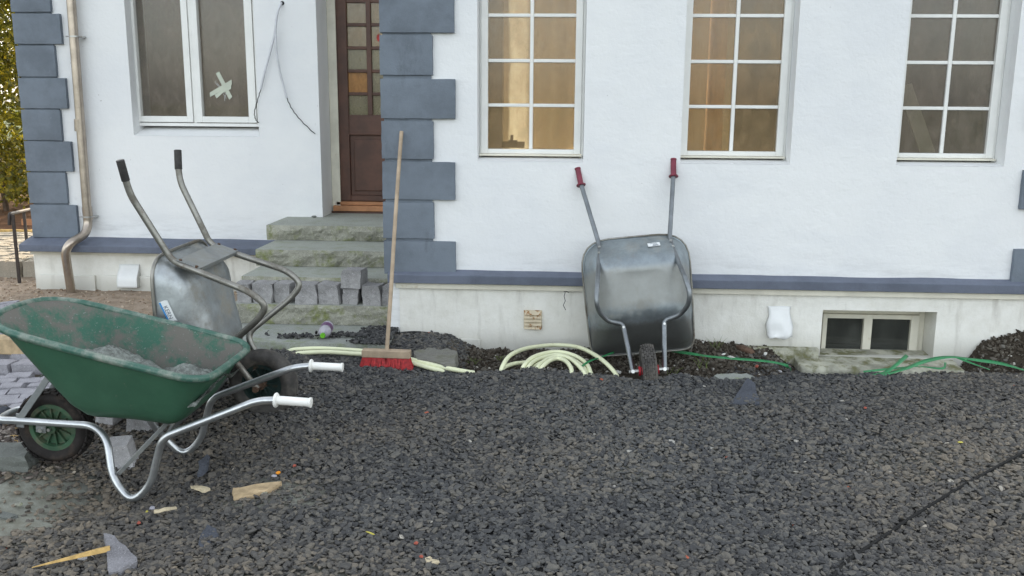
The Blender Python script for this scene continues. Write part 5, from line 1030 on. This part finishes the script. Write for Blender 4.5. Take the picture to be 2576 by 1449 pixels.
# iron railing
rl = thing('iron_railing', onY(52,712,7.9), 'dark iron railing with a curled end left of the house corner', 'railing'); RO = rl.location.copy()
ya, yc = 7.9, 9.4; T0 = onY(27,541,ya); T1 = Vector((T0.x-.02, yc, T0.z+.0)); T1 = onY(96,522,yc); 
b = MB(); b.tube([v-RO for v in fillet([onY(24,566,ya), onY(24,538,ya), T1], [0,.05,0], 6)], .016, 8); b.build('handrail', MT['iron'], rl, smooth=True)
for (xt, yt, xb_, yb_, Y) in ((32,540,54,711,ya),(60,533,77,640,8.7),(82,527,96,610,9.2)):
    b = MB(); t_, q_ = onY(xt,yt,Y), onY(xb_,yb_,Y); b.box(t_.x-.014-RO.x, t_.x+.014-RO.x, Y-.006-RO.y, Y+.006-RO.y, (-.13 if Y < 8 else .0)-RO.z, t_.z-RO.z); b.build('railing_post', MT['iron'], rl)
# raised forecourt of setts in the sun, planks, soil bank
fc = thing('raised_forecourt', (-5.6, 8.6, 0), 'sunlit raised paving of pale setts behind the iron railing', 'paving'); FO = Vector((-5.6, 8.6, 0)); MT['sett_warm'] = granite('warm_sett', (.36, .32, .26), None, .8)
pr2 = [sett_mesh('paver', .135, .10, .08, 400+k, MT['sett_warm'], .005) for k in range(5)]
for k in range(13): o = link(bpy.data.objects.new('kerb_stone', sett_mesh('kerb_stone', .13, .12, .22, 420+k, MT['sett_warm'], .008))); o.parent = fc; o.location = Vector((-6.6+k*.145, 8.22+.01*math.sin(k*3), -.19))-FO
c_ = 0
for j in range(12):
    for i in range(17):
        if c_ < 230: c_ += 1; o = link(bpy.data.objects.new('paver', pr2[rr.randrange(5)])); o.parent = fc; o.location = Vector((-6.75+i*.14+(.07 if j%2 else 0), 8.36+j*.106, -.045+j*.006+rr.uniform(-.004,.004)))-FO; o.rotation_euler = (0, 0, rr.uniform(-.05,.05))
b = MB(); b.box(-8, XL-.15, 9.66, 9.72, -.1, .11); tag(b.build('edging_board', MT['wood_yellow'], None, bevel=.003), 'long pale edging board at the far edge of the raised forecourt', 'board')
for (px, py, ln, lab) in ((60,560,.5,'upper reddish plank on the soil bank below the hedge'),(66,580,.45,'lower plank on the soil bank below the hedge')):
    p = onY(px, py, 10.6); b = MB(); b.box(-.02, ln, -.02, .02, -.045, .045); o = b.build('plank', MT['threshold'], None, bevel=.003); o.location = p; o.rotation_euler = (0, .04, .05); tag(o, lab, 'plank')

# hedge: thousands of leaves on a twiggy core, its own trunks
hd = thing('hedge', (-6.4, 12, 0), 'tall sunlit yellow green hedge behind the railing, left of the house', 'hedge')
N = NT('hedge_leaves'); at = N.n('ShaderNodeAttribute'); at.attribute_name = 'tone'; cr = N.n('ShaderNodeValToRGB'); N.l(at.outputs['Fac'], cr.inputs[0]); el = cr.color_ramp.elements
el.new(.4); el.new(.75)
for e, (p_, c_) in zip(el, ((0, (.045,.055,.012)), (.4, (.11,.11,.018)), (.75, (.22,.19,.022)), (1, (.42,.29,.045)))): e.position = p_; e.color = (*c_, 1)
df = N.n('ShaderNodeBsdfPrincipled'); N.l(cr.outputs[0], df.inputs['Base Color']); df.inputs['Roughness'].default_value = .5; tl = N.n('ShaderNodeBsdfTranslucent'); N.l(N.mix(1., cr.outputs[0], (2.3, 2.1, 1.2), 'MULTIPLY'), tl.inputs[0]); mx = N.n('ShaderNodeMixShader'); mx.inputs[0].default_value = .5; N.l(df.outputs[0], mx.inputs[1]); N.l(tl.outputs[0], mx.inputs[2]); N.l(mx.outputs[0], N.out.inputs[0])
g = np.random.default_rng(21); NL = 52000
cx = g.uniform(-3.2, .95, 900); cz = g.uniform(.15, 4.6, 900); cy = g.normal(0, .32, 900)-.12*np.sin(cz*3+cx*2); ci = g.integers(0, 900, NL); dens = .5+.5*sinoise(cx*1.0, cz*1.6, 2.4, 3); keepc = g.random(900) < (.45+.6*dens); ci = ci[keepc[ci]]; NL = len(ci)
pos = np.stack([cx[ci], cy[ci], cz[ci]], -1)+g.normal(0, .085, (NL, 3)); a = g.normal(0, 1, (NL, 3)); a[:,2] -= .4; a /= np.linalg.norm(a, axis=1)[:,None]; bb = np.cross(a, g.normal(0, 1, (NL, 3))); bb /= np.linalg.norm(bb, axis=1)[:,None]; nn = np.cross(a, bb); Ls = g.uniform(.026, .055, NL)[:,None]
v0, v1, v2, v3 = pos-a*Ls, pos+bb*Ls*.5+nn*Ls*.12, pos+a*Ls, pos-bb*Ls*.5+nn*Ls*.12
V = np.stack([v0, v1, v2, v3], 1).reshape(-1, 3); me = bpy.data.meshes.new('foliage'); me.vertices.add(len(V)); me.vertices.foreach_set('co', V.astype('f').ravel()); me.loops.add(NL*4); me.loops.foreach_set('vertex_index', np.arange(NL*4).astype('i')); me.polygons.add(NL); me.polygons.foreach_set('loop_start', (np.arange(NL)*4).astype('i')); me.update()
at = me.attributes.new('tone', 'FLOAT', 'POINT'); tv = np.clip(g.random(NL)*.7+.3*dens[ci]*g.random(NL), 0, 1); at.data.foreach_set('value', np.repeat(tv, 4).astype('f')); me.materials.append(N.m); o = bpy.data.objects.new('foliage', me); link(o); o.parent = hd; o['kind'] = 'stuff'
for k in range(9):
    x = -3.0+k*.46+rr.uniform(-.1,.1); b = MB(); z = 0; pts = [Vector((x, 0, -.1))]
    for j in range(7): pts.append(pts[-1]+Vector((rr.uniform(-.1,.1), rr.uniform(-.06,.06), .62)))
    b.tube(smooth_path(pts, 3), [.035*(1-i/24)+.004 for i in range(len(smooth_path(pts, 3)))], 7)
    for j in range(10): q = pts[rr.randrange(1, 7)]; e = q+Vector((rr.uniform(-.45,.45), rr.uniform(-.3,.2), rr.uniform(.1,.5))); b.tube([q, (q+e)/2+Vector((0,0,.03)), e], [.010,.007,.003], 5)
    b.build('trunk', mat_rough('bark', (.09,.06,.04), .3, 20) if k == 0 else bpy.data.materials['bark'], hd)
tag(hd, None, None)
# darker thicket behind, seen through the gaps
g = np.random.default_rng(31); NL = 16000; pos = np.stack([g.uniform(-6, 1.2, NL), g.uniform(0, 1.2, NL), g.uniform(-.1, 5.2, NL)], -1); a = g.normal(0, 1, (NL, 3)); a /= np.linalg.norm(a, axis=1)[:,None]; bb = np.cross(a, g.normal(0, 1, (NL, 3))); bb /= np.linalg.norm(bb, axis=1)[:,None]; Ls = g.uniform(.05, .10, NL)[:,None]
V = np.stack([pos-a*Ls, pos+bb*Ls*.5, pos+a*Ls, pos-bb*Ls*.5], 1).reshape(-1, 3); me = bpy.data.meshes.new('thicket'); me.vertices.add(len(V)); me.vertices.foreach_set('co', V.astype('f').ravel()); me.loops.add(NL*4); me.loops.foreach_set('vertex_index', np.arange(NL*4).astype('i')); me.polygons.add(NL); me.polygons.foreach_set('loop_start', (np.arange(NL)*4).astype('i')); me.update()
at = me.attributes.new('tone', 'FLOAT', 'POINT'); at.data.foreach_set('value', np.repeat(g.random(NL)*.45, 4).astype('f')); me.materials.append(N.m); o = bpy.data.objects.new('thicket', me); link(o); o.location = (-6.6, 13.2, 0); tag(o, 'dim green thicket behind the hedge', 'shrubs', None, 'stuff')

# grass blades and weeds along the foot of the plinth
b = MB(); gm = mat_rough('grass_blade', (.10,.14,.03), .3, 30)
for (px, py, n_, hh) in ((1800,878,10,.09),(1770,925,8,.09),(1690,945,6,.06),(2150,948,8,.04),(1190,915,10,.04),(2570,835,8,.05),(1540,885,10,.03),(1260,905,6,.03)):
    p = G(px, py)
    for k in range(n_): q = p+Vector((rr.uniform(-.03,.03), rr.uniform(-.02,.02), 0)); e = q+Vector((rr.uniform(-.06,.06), rr.uniform(-.04,.04), hh*rr.uniform(.5,1.1))); b.tube([q, q*.45+e*.55+Vector((0,0,.012)), e], [.0016,.0012,.0004], 3, False)
tag(b.build('weeds', gm), 'sparse weeds and grass blades at the foot of the wall', 'weeds', None, 'stuff')
